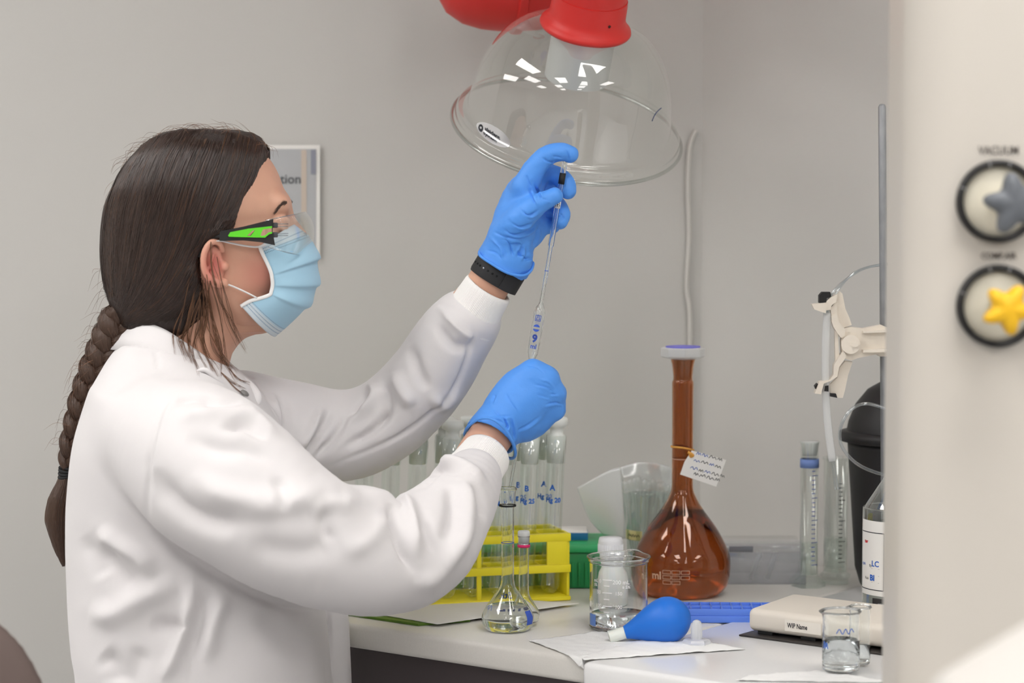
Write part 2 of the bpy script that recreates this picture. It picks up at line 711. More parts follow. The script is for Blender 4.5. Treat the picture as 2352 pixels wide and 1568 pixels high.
# ------------------------------------------------------------------ camera
cam_d = bpy.data.cameras.new('camera')
cam_d.sensor_width = 36.0
cam_d.lens = F_PX / W_PX * 36.0
cam_d.clip_start = 0.05
cam_d.clip_end = 60
cam_d.dof.use_dof = True
cam_d.dof.focus_distance = 2.86
cam_d.dof.aperture_fstop = 4.5
cam_o = bpy.data.objects.new('camera', cam_d)
cam_o.location = tuple(CAM)
cam_o.rotation_euler = (math.pi / 2 - PITCH, 0, 0)
COL.objects.link(cam_o)
scene.camera = cam_o
vs = scene.view_settings
scene.display_settings.display_device = 'sRGB'
vs.view_transform = 'Standard'
vs.look = 'None'
vs.gamma = 1.0
vs.use_curve_mapping = False
vs.exposure = 0.17
scene.cycles.max_bounces = 18
scene.cycles.transmission_bounces = 18
scene.cycles.transparent_max_bounces = 18
scene.cycles.glossy_bounces = 6
scene.cycles.diffuse_bounces = 4
scene.cycles.sample_clamp_indirect = 16.0
scene.cycles.blur_glossy = 0.4
scene.cycles.caustics_refractive = True
scene.cycles.use_denoising = True
scene.cycles.adaptive_threshold = 0.05

world = bpy.data.worlds.new('lab_air')
scene.world = world
world.use_nodes = True
world.node_tree.nodes['Background'].inputs['Color'].default_value = (0.9, 0.95, 1.0, 1)
world.node_tree.nodes['Background'].inputs['Strength'].default_value = 0.0

# ------------------------------------------------------------------ room shell
M_WALL = mat('painted wall', (195, 193, 189), rough=0.85, bump=0.12, bscale=260)
M_WALLR = mat('painted side wall', (201, 199, 195), rough=0.85, bump=0.12, bscale=260)
M_CEIL = mat('ceiling tiles', (232, 232, 230), rough=0.9)
M_FLOOR = mat('vinyl floor', (176, 177, 178), rough=0.45, mottle=0.06, mscale=40)
M_WHITE = mat('white plastic', (228, 225, 220), rough=0.4)
CEIL_Z = 2.75
YW = 3.46
cx, _, _ = W(1611, 700, YW)
C0 = np.array([cx, YW])                                   # the corner of the two walls
DR = np.array([math.cos(math.radians(36)), -math.sin(math.radians(36))])
NR = np.array([-DR[1], DR[0]])                            # away from the room


def wall(name, a, b, out, m, t=0.12, z0=0.0, z1=CEIL_Z):
    a, b, out = np.array(a, float), np.array(b, float), np.array(out, float)
    V = [(*a, z0), (*b, z0), (*(b + out * t), z0), (*(a + out * t), z0)]
    V += [(x, y, z1) for x, y, _ in V]
    Fc = [[0, 1, 5, 4], [1, 2, 6, 5], [2, 3, 7, 6], [3, 0, 4, 7], [4, 5, 6, 7], [3, 2, 1, 0]]
    V, Fc = recalc(V, Fc)
    return mesh(name, V, Fc, m, smooth=False, kind='structure')


XL, YB = -4.2, -6.5
RB = C0 + DR * 4.2
wall('wall_back', (XL, YW), C0, (0, 1), M_WALL)
wall('wall_right', C0, RB, NR, M_WALLR)
wall('wall_left', (XL, YB), (XL, YW), (-1, 0), M_WALL)
wall('wall_front', (XL, YB), (RB[0], YB), (0, -1), M_WALL)
wall('wall_side', (RB[0], YB), RB, (1, 0), M_WALL)
mesh('floor', *box(((XL + RB[0]) / 2, (YB + YW) / 2, -0.05), (RB[0] - XL + 0.3, YW - YB + 0.3, 0.1)), M_FLOOR, smooth=False, kind='structure')
mesh('ceiling', *box(((XL + RB[0]) / 2, (YB + YW) / 2, CEIL_Z + 0.05), (RB[0] - XL + 0.3, YW - YB + 0.3, 0.1)), M_CEIL, smooth=False, kind='structure')

# thin white conduit running down beside the corner
p = [W(1585, 335, YW - 0.006), W(1580, 420, YW - 0.006), W(1583, 540, YW - 0.006), W(1577, 660, YW - 0.006), W(1585, 740, YW - 0.006), W(1582, 1040, YW - 0.006)]
mesh('wall_cable', *tube([W(1598, 300, YW - .004)] + p, 0.0035, n=8, m=30), mat('pale cable', (203, 200, 195), rough=0.6),
     label='thin pale cable running down the back wall beside the corner', cat='cable')

# ------------------------------------------------------------------ ceiling lights
M_LAMP = mat('lit diffuser', (255, 252, 249), rough=0.6, emit=8.4)
# a prismatic diffuser throws more light straight down than sideways
nt = M_LAMP.node_tree
ge_ = nt.nodes.new('ShaderNodeNewGeometry')
dt_ = nt.nodes.new('ShaderNodeVectorMath')
dt_.operation = 'DOT_PRODUCT'
nt.links.new(ge_.outputs['Normal'], dt_.inputs[0])
nt.links.new(ge_.outputs['Incoming'], dt_.inputs[1])
ma_ = nt.nodes.new('ShaderNodeMath')
ma_.operation = 'MULTIPLY_ADD'
ma_.inputs[1].default_value = 4.6
ma_.inputs[2].default_value = 5.4
nt.links.new(dt_.outputs['Value'], ma_.inputs[0])
nt.links.new(ma_.outputs[0], nt.nodes['Principled BSDF'].inputs['Emission Strength'])
M_LFRAME = mat('lamp frame', (235, 235, 235), rough=0.5)
lamps = [(-1.45, 2.2), (-.6, .2), (-2.4, 1.0), (0.6, 1.75), (2.3, .4), (.9, -.3), (-1.35, -1.6), (0.9, -1.8), (-3.0, 2.6), (-3.0, -1.0), (-1.35, -3.6), (0.9, -3.8), (2.8, -2.0)]
for i, (x, y) in enumerate(lamps):
    t = thing('ceiling_light', 'oblong white ceiling light panel set in the lab ceiling', 'light', (x, y, CEIL_Z), group='ceiling light panels')
    fr = MB()
    for sx, sy, lx, ly in ((0, .61, .64, .02), (0, -.61, .64, .02), (.31, 0, .02, 1.2), (-.31, 0, .02, 1.2)):
        fr.add(*box((x + sx, y + sy, CEIL_Z - .0125), (lx, ly, .025), bev=.002))
    fr.build('lamp_frame', M_LFRAME, t)
    mesh('diffuser', *box((x, y, CEIL_Z - .007), (.599, 1.199, .012)), M_LAMP, t, smooth=False)

# ------------------------------------------------------------------ bench
M_TOP1 = mat('worktop', (226, 223, 217), rough=0.28, mottle=0.05, mscale=500)
M_TOP2 = mat('white worktop', (232, 232, 232), rough=0.16, mottle=0.03, mscale=500)
M_CAB = mat('dark cabinet', (92, 84, 86), rough=0.6)
P1, P2 = PB(805, 1432)[:2], PB(1360, 1514)[:2]
E = (P2 - P1) / np.linalg.norm(P2 - P1)                    # along the front edge, to the right
B = np.array([-E[1], E[0]])                               # into the bench
BENCH_ANG = math.atan2(E[1], E[0])


def line_x(p, d, q, e):
    A = np.array([d, -e]).T
    s = np.linalg.solve(A, q - p)
    return p + d * s[0]


left_end = line_x(P1, E, np.array([0, YW - .002]), np.array([1.0, 0]))
wall_off = C0 - NR * 0.002
seam_b = line_x(P2, B, wall_off, DR)
c_in = C0 + np.array([-0.001, -0.002])


def slab(name, poly, z0, z1, m, parent=None, bev=0.006, **kw):
    bm = bmesh.new()
    lo = [bm.verts.new((p[0], p[1], z0)) for p in poly]
    f = bm.faces.new(lo)
    ex = bmesh.ops.extrude_face_region(bm, geom=[f])
    for v in ex['geom']:
        if isinstance(v, bmesh.types.BMVert):
            v.co.z = z1
    bmesh.ops.recalc_face_normals(bm, faces=bm.faces)
    if bev:
        bmesh.ops.bevel(bm, geom=list(bm.edges), offset=bev, segments=3, profile=0.5, affect='EDGES')
    bm.verts.index_update()
    V = [tuple(v.co) for v in bm.verts]
    Fc = [[v.index for v in g.verts] for g in bm.faces]
    bm.free()
    return mesh(name, V, Fc, m, parent, sharp=40, **kw)


TH = 0.030
PL = line_x(P1, E, np.array([W(585, 1400, 3.0)[0], 0]), np.array([0, 1.0]))
slab('worktop', [PL, P2, seam_b, c_in - NR * .002, np.array([PL[0], YW - .002])], ZB - TH, ZB, M_TOP1, label='pale worktop on the left, under the flasks and yellow rack, ending at the wall', cat='worktop')
P2b = P2 - B * 0.026 + E * 0.004
r_end = P2b + E * 1.5
slab('worktop', [P2b, r_end, line_x(r_end, B, wall_off, DR), seam_b + E * .004], ZB - TH, ZB + .0015, M_TOP2,
     label='glossy white worktop on the right, under the balance and small beakers', cat='worktop')
q0, q1 = PL + B * .06 + E * .03, P2 + B * .06
slab('bench_cabinet', [q0, q1, q1 + B * .5, q0 + B * .38 + E * .02], 0.0, ZB - TH, M_CAB, bev=0.003, label='dark grey cabinet below the left worktop', cat='cabinet')
q0, q1 = P2 + B * .06 + E * .006, P2 + B * .06 + E * 1.45
slab('bench_cabinet', [q0, q1, q1 + B * .5, q0 + B * .5], 0.0, ZB - TH, M_CAB, bev=0.003, label='dark grey cabinet below the white right-hand worktop', cat='cabinet')

# ------------------------------------------------------------------ poster on the back wall
YP = YW - .004
tp = thing('wall_sign', 'laminated poster on the back wall, half hidden behind the woman\'s face', 'poster', W(580, 590, YP))
M_PAPER = mat('white paper', (232, 230, 226), rough=0.7)


def wrect(x0, y0, x1, y1, Y, th=.0005):
    return prism([W(x0, y0, Y), W(x1, y0, Y), W(x1, y1, Y), W(x0, y1, Y)], (0, -th, 0))


mesh('backing', *wrect(430, 333, 735, 590, YP, .003), M_PAPER, tp, smooth=False)
mesh('picture', *wrect(440, 342, 726, 582, YP - .0033), mat('poster grey', (176, 177, 179), rough=.55, mottle=.05, mscale=30), tp, smooth=False)
pb = MB()
pb.add(*wrect(692, 344, 704, 580, YP - .004))
pb.add(*wrect(690, 500, 712, 580, YP - .0041))
pb.build('brown_band', mat('poster tan', (196, 182, 168), rough=.6), tp, smooth=False)
mesh('blue_patch', *wrect(714, 344, 726, 400, YP - .0042), mat('poster blue', (138, 140, 152), rough=.6), tp, smooth=False)
tb = MB()
text_on(tb, 'Information', S(30, YP), plane_map(W(692, 412, YP - .0045), (1, 0, 0), (0, 0, 1)), align='RIGHT', bold=.0002)
tb.build('lettering', mat('poster ink', (70, 72, 76), rough=.6), tp, smooth=False)
# ------------------------------------------------------------------ person
YC = 2.82          # depth of the middle of her head
M_SKIN = mat('skin', (215, 167, 143), rough=0.5, sss=0.12, bump=0.08, bscale=900, mottle=0.06, mscale=60)
M_COAT = mat('white cotton', (219, 216, 217), rough=0.9, sheen=0.15, bump=0.10, bscale=1400)
M_GLOVE = mat('blue nitrile', (82, 152, 240), rough=0.5, bump=0.10, bscale=500)
M_HAIR = mat('dark hair', (44, 34, 31), rough=0.5, bump=0.8, bscale=330, stretch=(1, 1, 0.12))
M_TROUSER = mat('dark trousers', (40, 42, 50), rough=0.85)
M_SHOE = mat('black shoe', (25, 25, 27), rough=0.5)

# head and neck (fine)
lo = W(225, 920, YC) + np.array([0, -.12, 0])
hi = W(745, 280, YC) + np.array([0, .12, 0])
f = Field(lo, hi, 0.0019)
f.rows([(322, 400, 510, .02), (332, 370, 555, .042), (348, 345, 600, .056), (370, 318, 622, .064), (400, 292, 639, .070), (440, 275, 653, .0735), (465, 266, 662, .0740),
        (488, 262, 665, .073), (508, 261, 660, .071), (535, 262, 664, .069), (565, 266, 672, .067), (600, 274, 680, .065), (640, 292, 684, .062),
        (675, 330, 682, .052), (700, 390, 676, .044), (722, 450, 664, .036), (738, 520, 646, .026), (745, 560, 622, .012)], YC, p=2.25)
# brow, nose, cheeks, jaw
f.cone(W(640, 470, YC - .03), W(640, 470, YC + .03), .012, .012, .012)
f.chain([W(655, 505, YC), W(686, 545, YC), W(700, 586, YC)], [.010, .011, .013], .010)
f.ell(W(622, 592, YC - .034), (.022, .016, .022), .02)
f.ell(W(622, 592, YC + .034), (.022, .016, .022), .02)
f.chain([W(500, 650, YC - .048), W(570, 706, YC - .030), W(632, 718, YC)], [.015, .013, .012], .02)
f.chain([W(500, 650, YC + .048), W(570, 706, YC + .030), W(632, 718, YC)], [.015, .013, .012], .02)
f.chain([W(682, 655, YC), W(688, 670, YC)], [.011, .010], .008)
# eye sockets
for s in (-1, 1):
    f.ell(W(654, 513, YC + s * .036), (.012, .015, .010), .008, mode='cut')
    f.ell(W(637, 515, YC + s * .030), (.0135, .0140, .0135), .003)
    f.chain([W(645, 506, YC + s * .042), W(657, 505, YC + s * .036), W(661, 507, YC + s * .026)], [.0026, .0030, .0026], .003, m=8)
    f.chain([W(644, 523, YC + s * .042), W(654, 525, YC + s * .036), W(657, 524, YC + s * .026)], [.0022, .0025, .0022], .003, m=8)
# neck
f.etube([(W(405, 660, YC), .060, .050), (W(425, 740, YC), S(122, YC), .052), (W(420, 800, YC), S(112, YC), .054), (W(400, 850, YC), S(124, YC), .058), (W(380, 915, YC), S(150, YC), .062)], .018, m=12)
f.chain([W(520, 728, YC), W(590, 730, YC)], [.030, .018], .02)
# ear, near side and far side
for s in (-1, 1):
    ye = YC + s * .0715
    f.ell(W(488, 602, ye), (.0125, .0075, .0245), .004, R=Matrix.Rotation(math.radians(-14), 3, 'Y'))
    rim = [W(x, y, YC + s * (.0715 + d)) for x, y, d in ((512, 575, .002), (503, 558, .006), (486, 556, .010), (471, 576, .012), (467, 605, .012), (476, 632, .010), (495, 648, .007), (514, 650, .004))]
    f.chain(rim, [.003, .0036, .0038, .0038, .0036, .0042, .0058, .0056], .002, m=22)
    f.ell(W(497, 603, YC + s * .082), (.0065, .0075, .0135), .003, mode='cut', R=Matrix.Rotation(math.radians(-10), 3, 'Y'))
    f.ell(W(516, 612, YC + s * .074), (.005, .006, .006), .003)
    f.cone(W(490, 585, YC + s * .079), W(482, 615, YC + s * .080), .0020, .0020, .002)
V1, F1 = f.mesh(4)
# torso, arms, wrists, legs below the clothes (coarser)
f = Field((-0.62, 2.46, -0.0), (0.12, 3.12, 1.47), 0.0055)
f.rows([(860, 300, 520, .10), (900, 250, 570, .13), (1000, 220, 620, .14), (1200, 210, 650, .135), (1400, 215, 660, .13), (1600, 225, 680, .14), (1750, 230, 690, .15), (1900, 250, 680, .14)], 2.80, k=.03)
NW = [(W(390, 960, 2.67), .045, .045), (W(640, 1180, 2.63), .042, .042), (W(890, 1290, 2.655), .038, .038), (W(965, 1240, 2.69), .036, .036), (W(1060, 1110, 2.785), .027, .026), (W(1105, 1035, 2.825), .0262, .0238), (W(1140, 985, 2.84), .0258, .0232)]
FW = [(W(560, 960, 2.93), .045, .045), (W(800, 990, 2.965), .042, .042), (W(900, 930, 2.955), .038, .038), (W(1040, 760, 2.925), .032, .03), (W(1112, 668, 2.908), .027, .022), (W(1150, 598, 2.905), .026, .02)]
f.etube(NW, .03, m=30)
f.etube(FW, .03, m=30)
for s in (-1, 1):
    x0 = -.37
    f.chain([(x0, 2.80 + s * .075, .86), (x0 + .02, 2.80 + s * .08, .50), (x0, 2.80 + s * .085, .10), (x0 + .0, 2.80 + s * .085, .05)], [.085, .06, .042, .042], .03, m=16)
    f.chain([(x0 - .02, 2.80 + s * .085, .04), (x0 + .13, 2.80 + s * .09, .03)], [.034, .026], .02)
V2, F2 = f.mesh(4)
body_V = np.vstack([V1, V2])
body_F = np.vstack([F1, F2 + len(V1)])
person = mesh('person', body_V, body_F, M_SKIN, label='woman in a white lab coat, face mask and blue gloves pipetting at the bench', cat='person')
HEAD_BVH = BVHTree.FromPolygons([tuple(v) for v in V1], F1.tolist())


def hit(bvh, px, py):
    d = ray(px, py)
    d = d / np.linalg.norm(d)
    loc, nrm, i, dist = bvh.ray_cast(Vector(CAM), Vector(d), 8)
    return (np.array(loc), np.array(nrm)) if loc is not None else (None, None)


# skin tint: redder ears and cheek (a colour of the skin itself)
att = person.data.color_attributes.new('blush', 'FLOAT_COLOR', 'POINT')
blush = np.zeros(len(body_V))
px_, py_ = proj(V1)
blush[:len(V1)] = np.maximum(np.exp(-(((px_ - 490) / 26) ** 2 + ((py_ - 612) / 45) ** 2)), 0.55 * np.exp(-(((px_ - 605) / 55) ** 2 + ((py_ - 630) / 50) ** 2)))
cols = np.ones((len(body_V), 4), np.float32)
cols[:, :3] = blush[:, None]
att.data.foreach_set('color', cols.ravel())
nt = M_SKIN.node_tree
bs = nt.nodes['Principled BSDF']
src = bs.inputs['Base Color'].links[0].from_socket
at = nt.nodes.new('ShaderNodeAttribute')
at.attribute_name = 'blush'
mx = nt.nodes.new('ShaderNodeMix')
mx.data_type = 'RGBA'
mx.inputs[7].default_value = lin((206, 118, 108))
nt.links.new(at.outputs['Fac'], mx.inputs[0])
nt.links.new(src, mx.inputs[6])
nt.links.new(mx.outputs[2], bs.inputs['Base Color'])

# trousers and shoes
f = Field((-0.56, 2.58, 0.06), (-0.16, 3.02, 0.98), 0.006)
for s in (-1, 1):
    f.chain([(-.37, 2.80 + s * .075, .86), (-.35, 2.80 + s * .08, .50), (-.37, 2.80 + s * .085, .10)], [.100, .075, .062], .02, m=12)
f.cut_half((0, 0, .09), (0, 0, -1))
V, Fq = f.mesh(3)
mesh('trousers', V, Fq, M_TROUSER, person)
for s in (-1, 1):
    f = Field((-.48, 2.80 + s * .09 - .08, 0), (-.16, 2.80 + s * .09 + .08, .14), .004)
    f.chain([(-.40, 2.80 + s * .085, .045), (-.30, 2.80 + s * .088, .045), (-.215, 2.80 + s * .093, .032)], [.042, .044, .034], .02)
    f.cone((-.38, 2.80 + s * .085, .05), (-.38, 2.80 + s * .085, .09), .045, .05, .02)
    f.cut_half((0, 0, .002), (0, 0, -1))
    mesh('shoe', *f.mesh(2), M_SHOE, person)

# ------------------------------------------------------------------ lab coat
f = Field((-0.56, 2.48, 0.52), (0.04, 3.12, 1.40), 0.0031)
tz = [(782, 300, 400, .055), (800, 272, 430, .068), (825, 252, 490, .085), (850, 238, 535, .110), (875, 225, 562, .136), (900, 213, 585, .155), (1000, 185, 645, .163), (1100, 168, 680, .158), (1200, 160, 708, .152), (1300, 160, 730, .150),
      (1400, 165, 744, .152), (1480, 174, 752, .156), (1568, 186, 757, .160), (1800, 180, 770, .175), (2100, 160, 775, .185), (2400, 150, 780, .19)]
f.rows(tz, 2.80, k=.0, p=2.4)
f.chain([W(430, 952, 2.69), W(420, 945, 2.72), W(400, 930, 2.78)], [.048, .046, .05], .03, m=8)
near = [(W(375, 1005, 2.675), S(140, 2.68), .070), (W(440, 1045, 2.64), S(172, 2.65), .076), (W(511, 1100, 2.615), S(180, 2.63), .078), (W(640, 1198, 2.60), S(163, 2.62), .074), (W(775, 1264, 2.615), S(141, 2.63), .070),
        (W(885, 1285, 2.65), S(128, 2.655), .070), (W(962, 1258, 2.68), S(118, 2.68), .067), (W(1036, 1177, 2.73), S(97, 2.73), .056), (W(1076, 1108, 2.78), S(74, 2.78), .044)]
f.etube(near, .012, m=40)
far = [(W(560, 965, 2.925), S(112, 2.93), .080), (W(680, 990, 2.955), S(112, 2.95), .08), (W(800, 1000, 2.965), S(106, 2.96), .076), (W(897, 957, 2.955), S(96, 2.95), .07),
       (W(985, 865, 2.94), S(92, 2.94), .062), (W(1043, 772, 2.925), S(88, 2.92), .055), (W(1076, 738, 2.917), S(72, 2.917), .045)]
f.etube(far, .012, m=36)
# cloth bunched over the knitted cuffs and rolled at the elbow
f.chain([W(770, 1170, 2.625), W(825, 1165, 2.635), W(868, 1166, 2.645)], [.022, .025, .021], .012, m=8)
f.chain([W(905, 1178, 2.660), W(932, 1158, 2.690), W(960, 1142, 2.715)], [.006, .011, .008], .006, m=8)
f.chain([W(1000, 1096, 2.755), W(1020, 1080, 2.747), W(1050, 1073, 2.742), W(1085, 1088, 2.745), W(1112, 1120, 2.76), W(1120, 1150, 2.77)], [.004, .009, .010, .010, .008, .004], .007, m=16)
f.chain([W(1012, 712, 2.895), W(1040, 722, 2.882), W(1068, 742, 2.876), W(1092, 758, 2.880)], [.004, .006, .006, .004], .007, m=14)
# near placket edge and the far front panel hanging beyond it
f.etube([(W(700, 1330, 2.86), S(88, 2.86), .028), (W(712, 1430, 2.865), S(90, 2.86), .030), (W(716, 1568, 2.865), S(91, 2.86), .034), (W(722, 1900, 2.865), S(95, 2.86), .036), (W(724, 2380, 2.865), S(98, 2.86), .036)], 0.0)
# neck opening
f.etube([(W(418, 720, YC), S(100, YC), .050), (W(420, 800, YC), S(98, YC), .050), (W(420, 860, YC), S(105, YC), .052)], .008, mode='cut')
f.cut_half((0, 0, .55), (0, 0, -1))
V, Fq = f.mesh(3)
V = V + vnormals(V, Fq) * (noise3(V, 14, 3) * .0022 + noise3(V * np.array([1.6, 1, .7]), 24, 9) * .0012)[:, None]
NY, FY = (2.4, 2.79), (2.84, 3.1)
st = [
    # near sleeve and shoulder
    ([(398, 905), (365, 960), (345, 1050), (338, 1130), (342, 1200)], -2.5, 9),
    ([(410, 905), (380, 960), (360, 1050), (352, 1130)], 2.5, 14),
    ([(350, 1070), (400, 1150), (480, 1195), (580, 1200)], -9, 32, NY),
    ([(430, 1080), (500, 1130), (600, 1150), (700, 1140), (790, 1125)], 6, 36, NY),
    ([(420, 1000), (500, 1030), (570, 1035), (640, 1070)], -5, 26, NY),
    ([(400, 960), (460, 950), (540, 945), (590, 965)], 4, 22, NY),
    ([(455, 910), (500, 930), (560, 925)], -4, 14, NY),
    ([(520, 985), (560, 970), (600, 985)], -4, 14, NY),
    ([(630, 1090), (650, 1140), (640, 1180)], -4, 18, NY),
    ([(560, 1245), (680, 1270), (800, 1240)], -4, 40, NY),
    ([(700, 1180), (760, 1160), (830, 1160)], 5, 24, NY),
    ([(742, 1165), (748, 1210), (768, 1246)], -4.5, 17, NY),
    ([(775, 1262), (830, 1250), (868, 1215), (880, 1170)], 4, 30, NY),
    ([(560, 1180), (650, 1165), (740, 1140)], 3, 26, NY),
    ([(896, 1150), (905, 1200), (925, 1260), (955, 1325)], -10, 13, NY),
    ([(905, 1150), (935, 1155), (945, 1185), (950, 1240), (960, 1290)], 9, 18, NY),
    ([(965, 1170), (985, 1230), (1000, 1275)], -5, 16, NY),
    ([(945, 1335), (990, 1330), (1040, 1270), (1080, 1190)], 5, 26, NY),
    ([(955, 1130), (985, 1095), (1015, 1075), (1060, 1090)], -8, 11, NY),
    ([(990, 1068), (1040, 1062), (1085, 1085), (1115, 1120)], 8, 15, NY),
    ([(1060, 1100), (1075, 1150), (1060, 1230), (1010, 1310)], 6, 20, NY),
    ([(1030, 1110), (1040, 1170), (1020, 1250)], -6, 18, NY),
    ([(1085, 1110), (1105, 1160), (1110, 1200)], -4, 12, NY),
    ([(505, 985), (545, 975), (585, 990), (620, 1010)], -4, 13, NY),
    ([(400, 925), (450, 915), (510, 925)], -3.5, 11, NY),
    ([(560, 930), (600, 965), (640, 1000)], 3, 12, NY),
    # far sleeve
    ([(640, 905), (660, 950), (655, 1010), (648, 1040)], -8, 11, FY),
    ([(625, 900), (630, 960), (630, 1010)], 5, 16, FY),
    ([(760, 940), (735, 990), (700, 1050)], -6, 10, FY),
    ([(800, 945), (770, 1000), (720, 1058)], -8, 10, FY),
    ([(740, 930), (715, 990), (675, 1040)], 6, 14, FY),
    ([(790, 1030), (860, 985), (905, 935)], -6, 12, FY),
    ([(840, 885), (865, 900), (850, 930), (790, 975)], 7, 14, FY),
    ([(845, 900), (830, 930), (800, 960)], -5, 10, FY),
    ([(905, 850), (925, 900), (950, 935)], 6, 18, FY),
    ([(880, 880), (890, 930), (870, 990)], -5, 14, FY),
    ([(940, 790), (960, 850), (985, 900)], -5, 16, FY),
    ([(985, 900), (1020, 930), (1060, 890)], 4, 18, FY),
    ([(1090, 748), (1080, 800), (1050, 880), (1000, 940), (900, 1010), (750, 1072)], -3, 5, FY),
    ([(1000, 740), (1040, 790), (1085, 800)], -6, 14, FY),
    ([(1010, 705), (1060, 760), (1090, 775)], 5, 12, FY),
    # trunk
    ([(345, 1205), (420, 1270), (520, 1330), (640, 1385), (760, 1405)], -6, 18, (2.6, 2.9)),
    ([(225, 1210), (260, 1245), (320, 1280), (360, 1330)], 7, 26),
    ([(230, 1240), (270, 1310), (320, 1360)], -9, 30),
    ([(190, 1225), (220, 1290), (240, 1330)], -4, 26),
    ([(200, 1400), (260, 1410), (330, 1370), (420, 1340)], 7, 34),
    ([(340, 1440), (400, 1440), (410, 1450)], -7, 24),
    ([(440, 1330), (430, 1420), (400, 1510), (370, 1568)], 7, 18),
    ([(230, 1500), (260, 1530), (270, 1590)], -8, 32),
    ([(330, 1480), (310, 1540), (300, 1600)], -5, 30),
    ([(520, 1360), (490, 1430), (470, 1530)], 6, 24),
    ([(480, 1360), (460, 1430), (440, 1520)], -5, 20),
    ([(590, 1400), (640, 1450), (720, 1540)], -3, 40),
    ([(436, 1320), (437, 1450), (438, 1600)], -1.6, 4),
    ([(753, 1395), (755, 1480), (752, 1600)], -5, 4, (2.55, 2.9)),
    ([(355, 800), (362, 830), (362, 850)], -2, 4),
    ([(270, 788), (310, 790), (355, 795)], -2, 4),
]
st = [(s_[0], s_[1] * (1.15 if abs(s_[1]) >= 8 else 1.55 if abs(s_[1]) >= 3 else 1.3), s_[2] * (.8 if s_[2] > 6 else 1), *s_[3:]) for s_ in st]
V = folds(V, Fq, st)
V = relax(V, Fq, 1)
coat = mesh('lab_coat', V, Fq, M_COAT, person)
COAT_BVH = BVHTree.FromPolygons([tuple(v) for v in V], Fq.tolist())

# knitted cuffs
M_RIB = mat('ribbed knit', (238, 236, 234), rough=0.95, sheen=0.1)


def cuff(c0, c1, r0, r1, d0, d1, tilt=None):
    """Tube with fine ribs running along the arm."""
    c0, c1 = np.array(c0), np.array(c1)
    w = (c1 - c0) / np.linalg.norm(c1 - c0)
    v = np.array([0, 1.0, 0]) - w * w[1]
    v /= np.linalg.norm(v)
    u = np.cross(v, w)
    n, k = 560, 14
    V, Fc = [], []
    prof = [(0, 1.06), (.08, 1.10), (.25, 1.04), (.5, 1.0), (.75, .99), (.93, 1.0), (1.0, .97), (1.0, .86), (.9, .84), (.6, .84)]
    for s, sc in prof:
        for i in range(n):
            a = 2 * math.pi * i / n
            rib = 1 + .0075 * math.cos(a * 112) * (1 if sc > .9 else 0)
            V.append(c0 + (c1 - c0) * s + u * math.cos(a) * (r0 + (r1 - r0) * s) * sc * rib + v * math.sin(a) * (d0 + (d1 - d0) * s) * sc * rib)
    for j in range(len(prof) - 1):
        for i in range(n):
            q = (i + 1) % n
            Fc.append([j * n + i, j * n + q, (j + 1) * n + q, (j + 1) * n + i])
    return np.array(V), np.array(Fc)


mesh('cuff', *cuff(W(1068, 1112, 2.785), W(1116, 1044, 2.822), S(67, 2.79), S(60, 2.82), .040, .035), M_RIB, person)
mesh('cuff', *cuff(W(1068, 748, 2.917), W(1123, 660, 2.908), S(66, 2.917), S(57, 2.908), .040, .034), M_RIB, person)

# collar: a stand-up band round the neck, open at the throat, with its snap fasteners
ring = np.array([(540, 868, -.020), (500, 836, -.050), (440, 795, -.068), (375, 755, -.066), (320, 738, -.045), (296, 740, 0), (320, 740, .045), (375, 758, .066), (440, 800, .068), (500, 842, .050), (545, 878, .020)], float)
ring = smooth_path(ring, 60)
V, Fc = [], []
n = len(ring)
for a, (x, y, d) in enumerate(ring):
    top = W(x, y, YC + d)
    e = np.array([x - 415, 0, 0])
    cdir = W(415, 800, YC)
    out = top - np.array([cdir[0], YC, top[2]])
    out /= np.linalg.norm(out)
    fr = np.clip((x - 400) / 150, 0, 1)
    for h_, o_ in ((0, 0), (.003, .0050), (.016, .0125), (.032, .020 + .004 * fr), (.033, .016), (.016, .007), (.004, -.001)):
        V.append(top + np.array([-.25 * h_, 0, -h_]) + out * (o_ - .002))
k = 7
for a in range(n - 1):
    for j in range(k):
        q = (j + 1) % k
        Fc.append([a * k + j, a * k + q, (a + 1) * k + q, (a + 1) * k + j])
Fc.append(list(range(k)))
Fc.append([(n - 1) * k + j for j in range(k)][::-1])
V, Fc = recalc(V, Fc)
collar = mesh('collar', V, Fc, M_COAT, coat)
COLLAR_BVH = BVHTree.FromPolygons([tuple(v) for v in V], Fc)


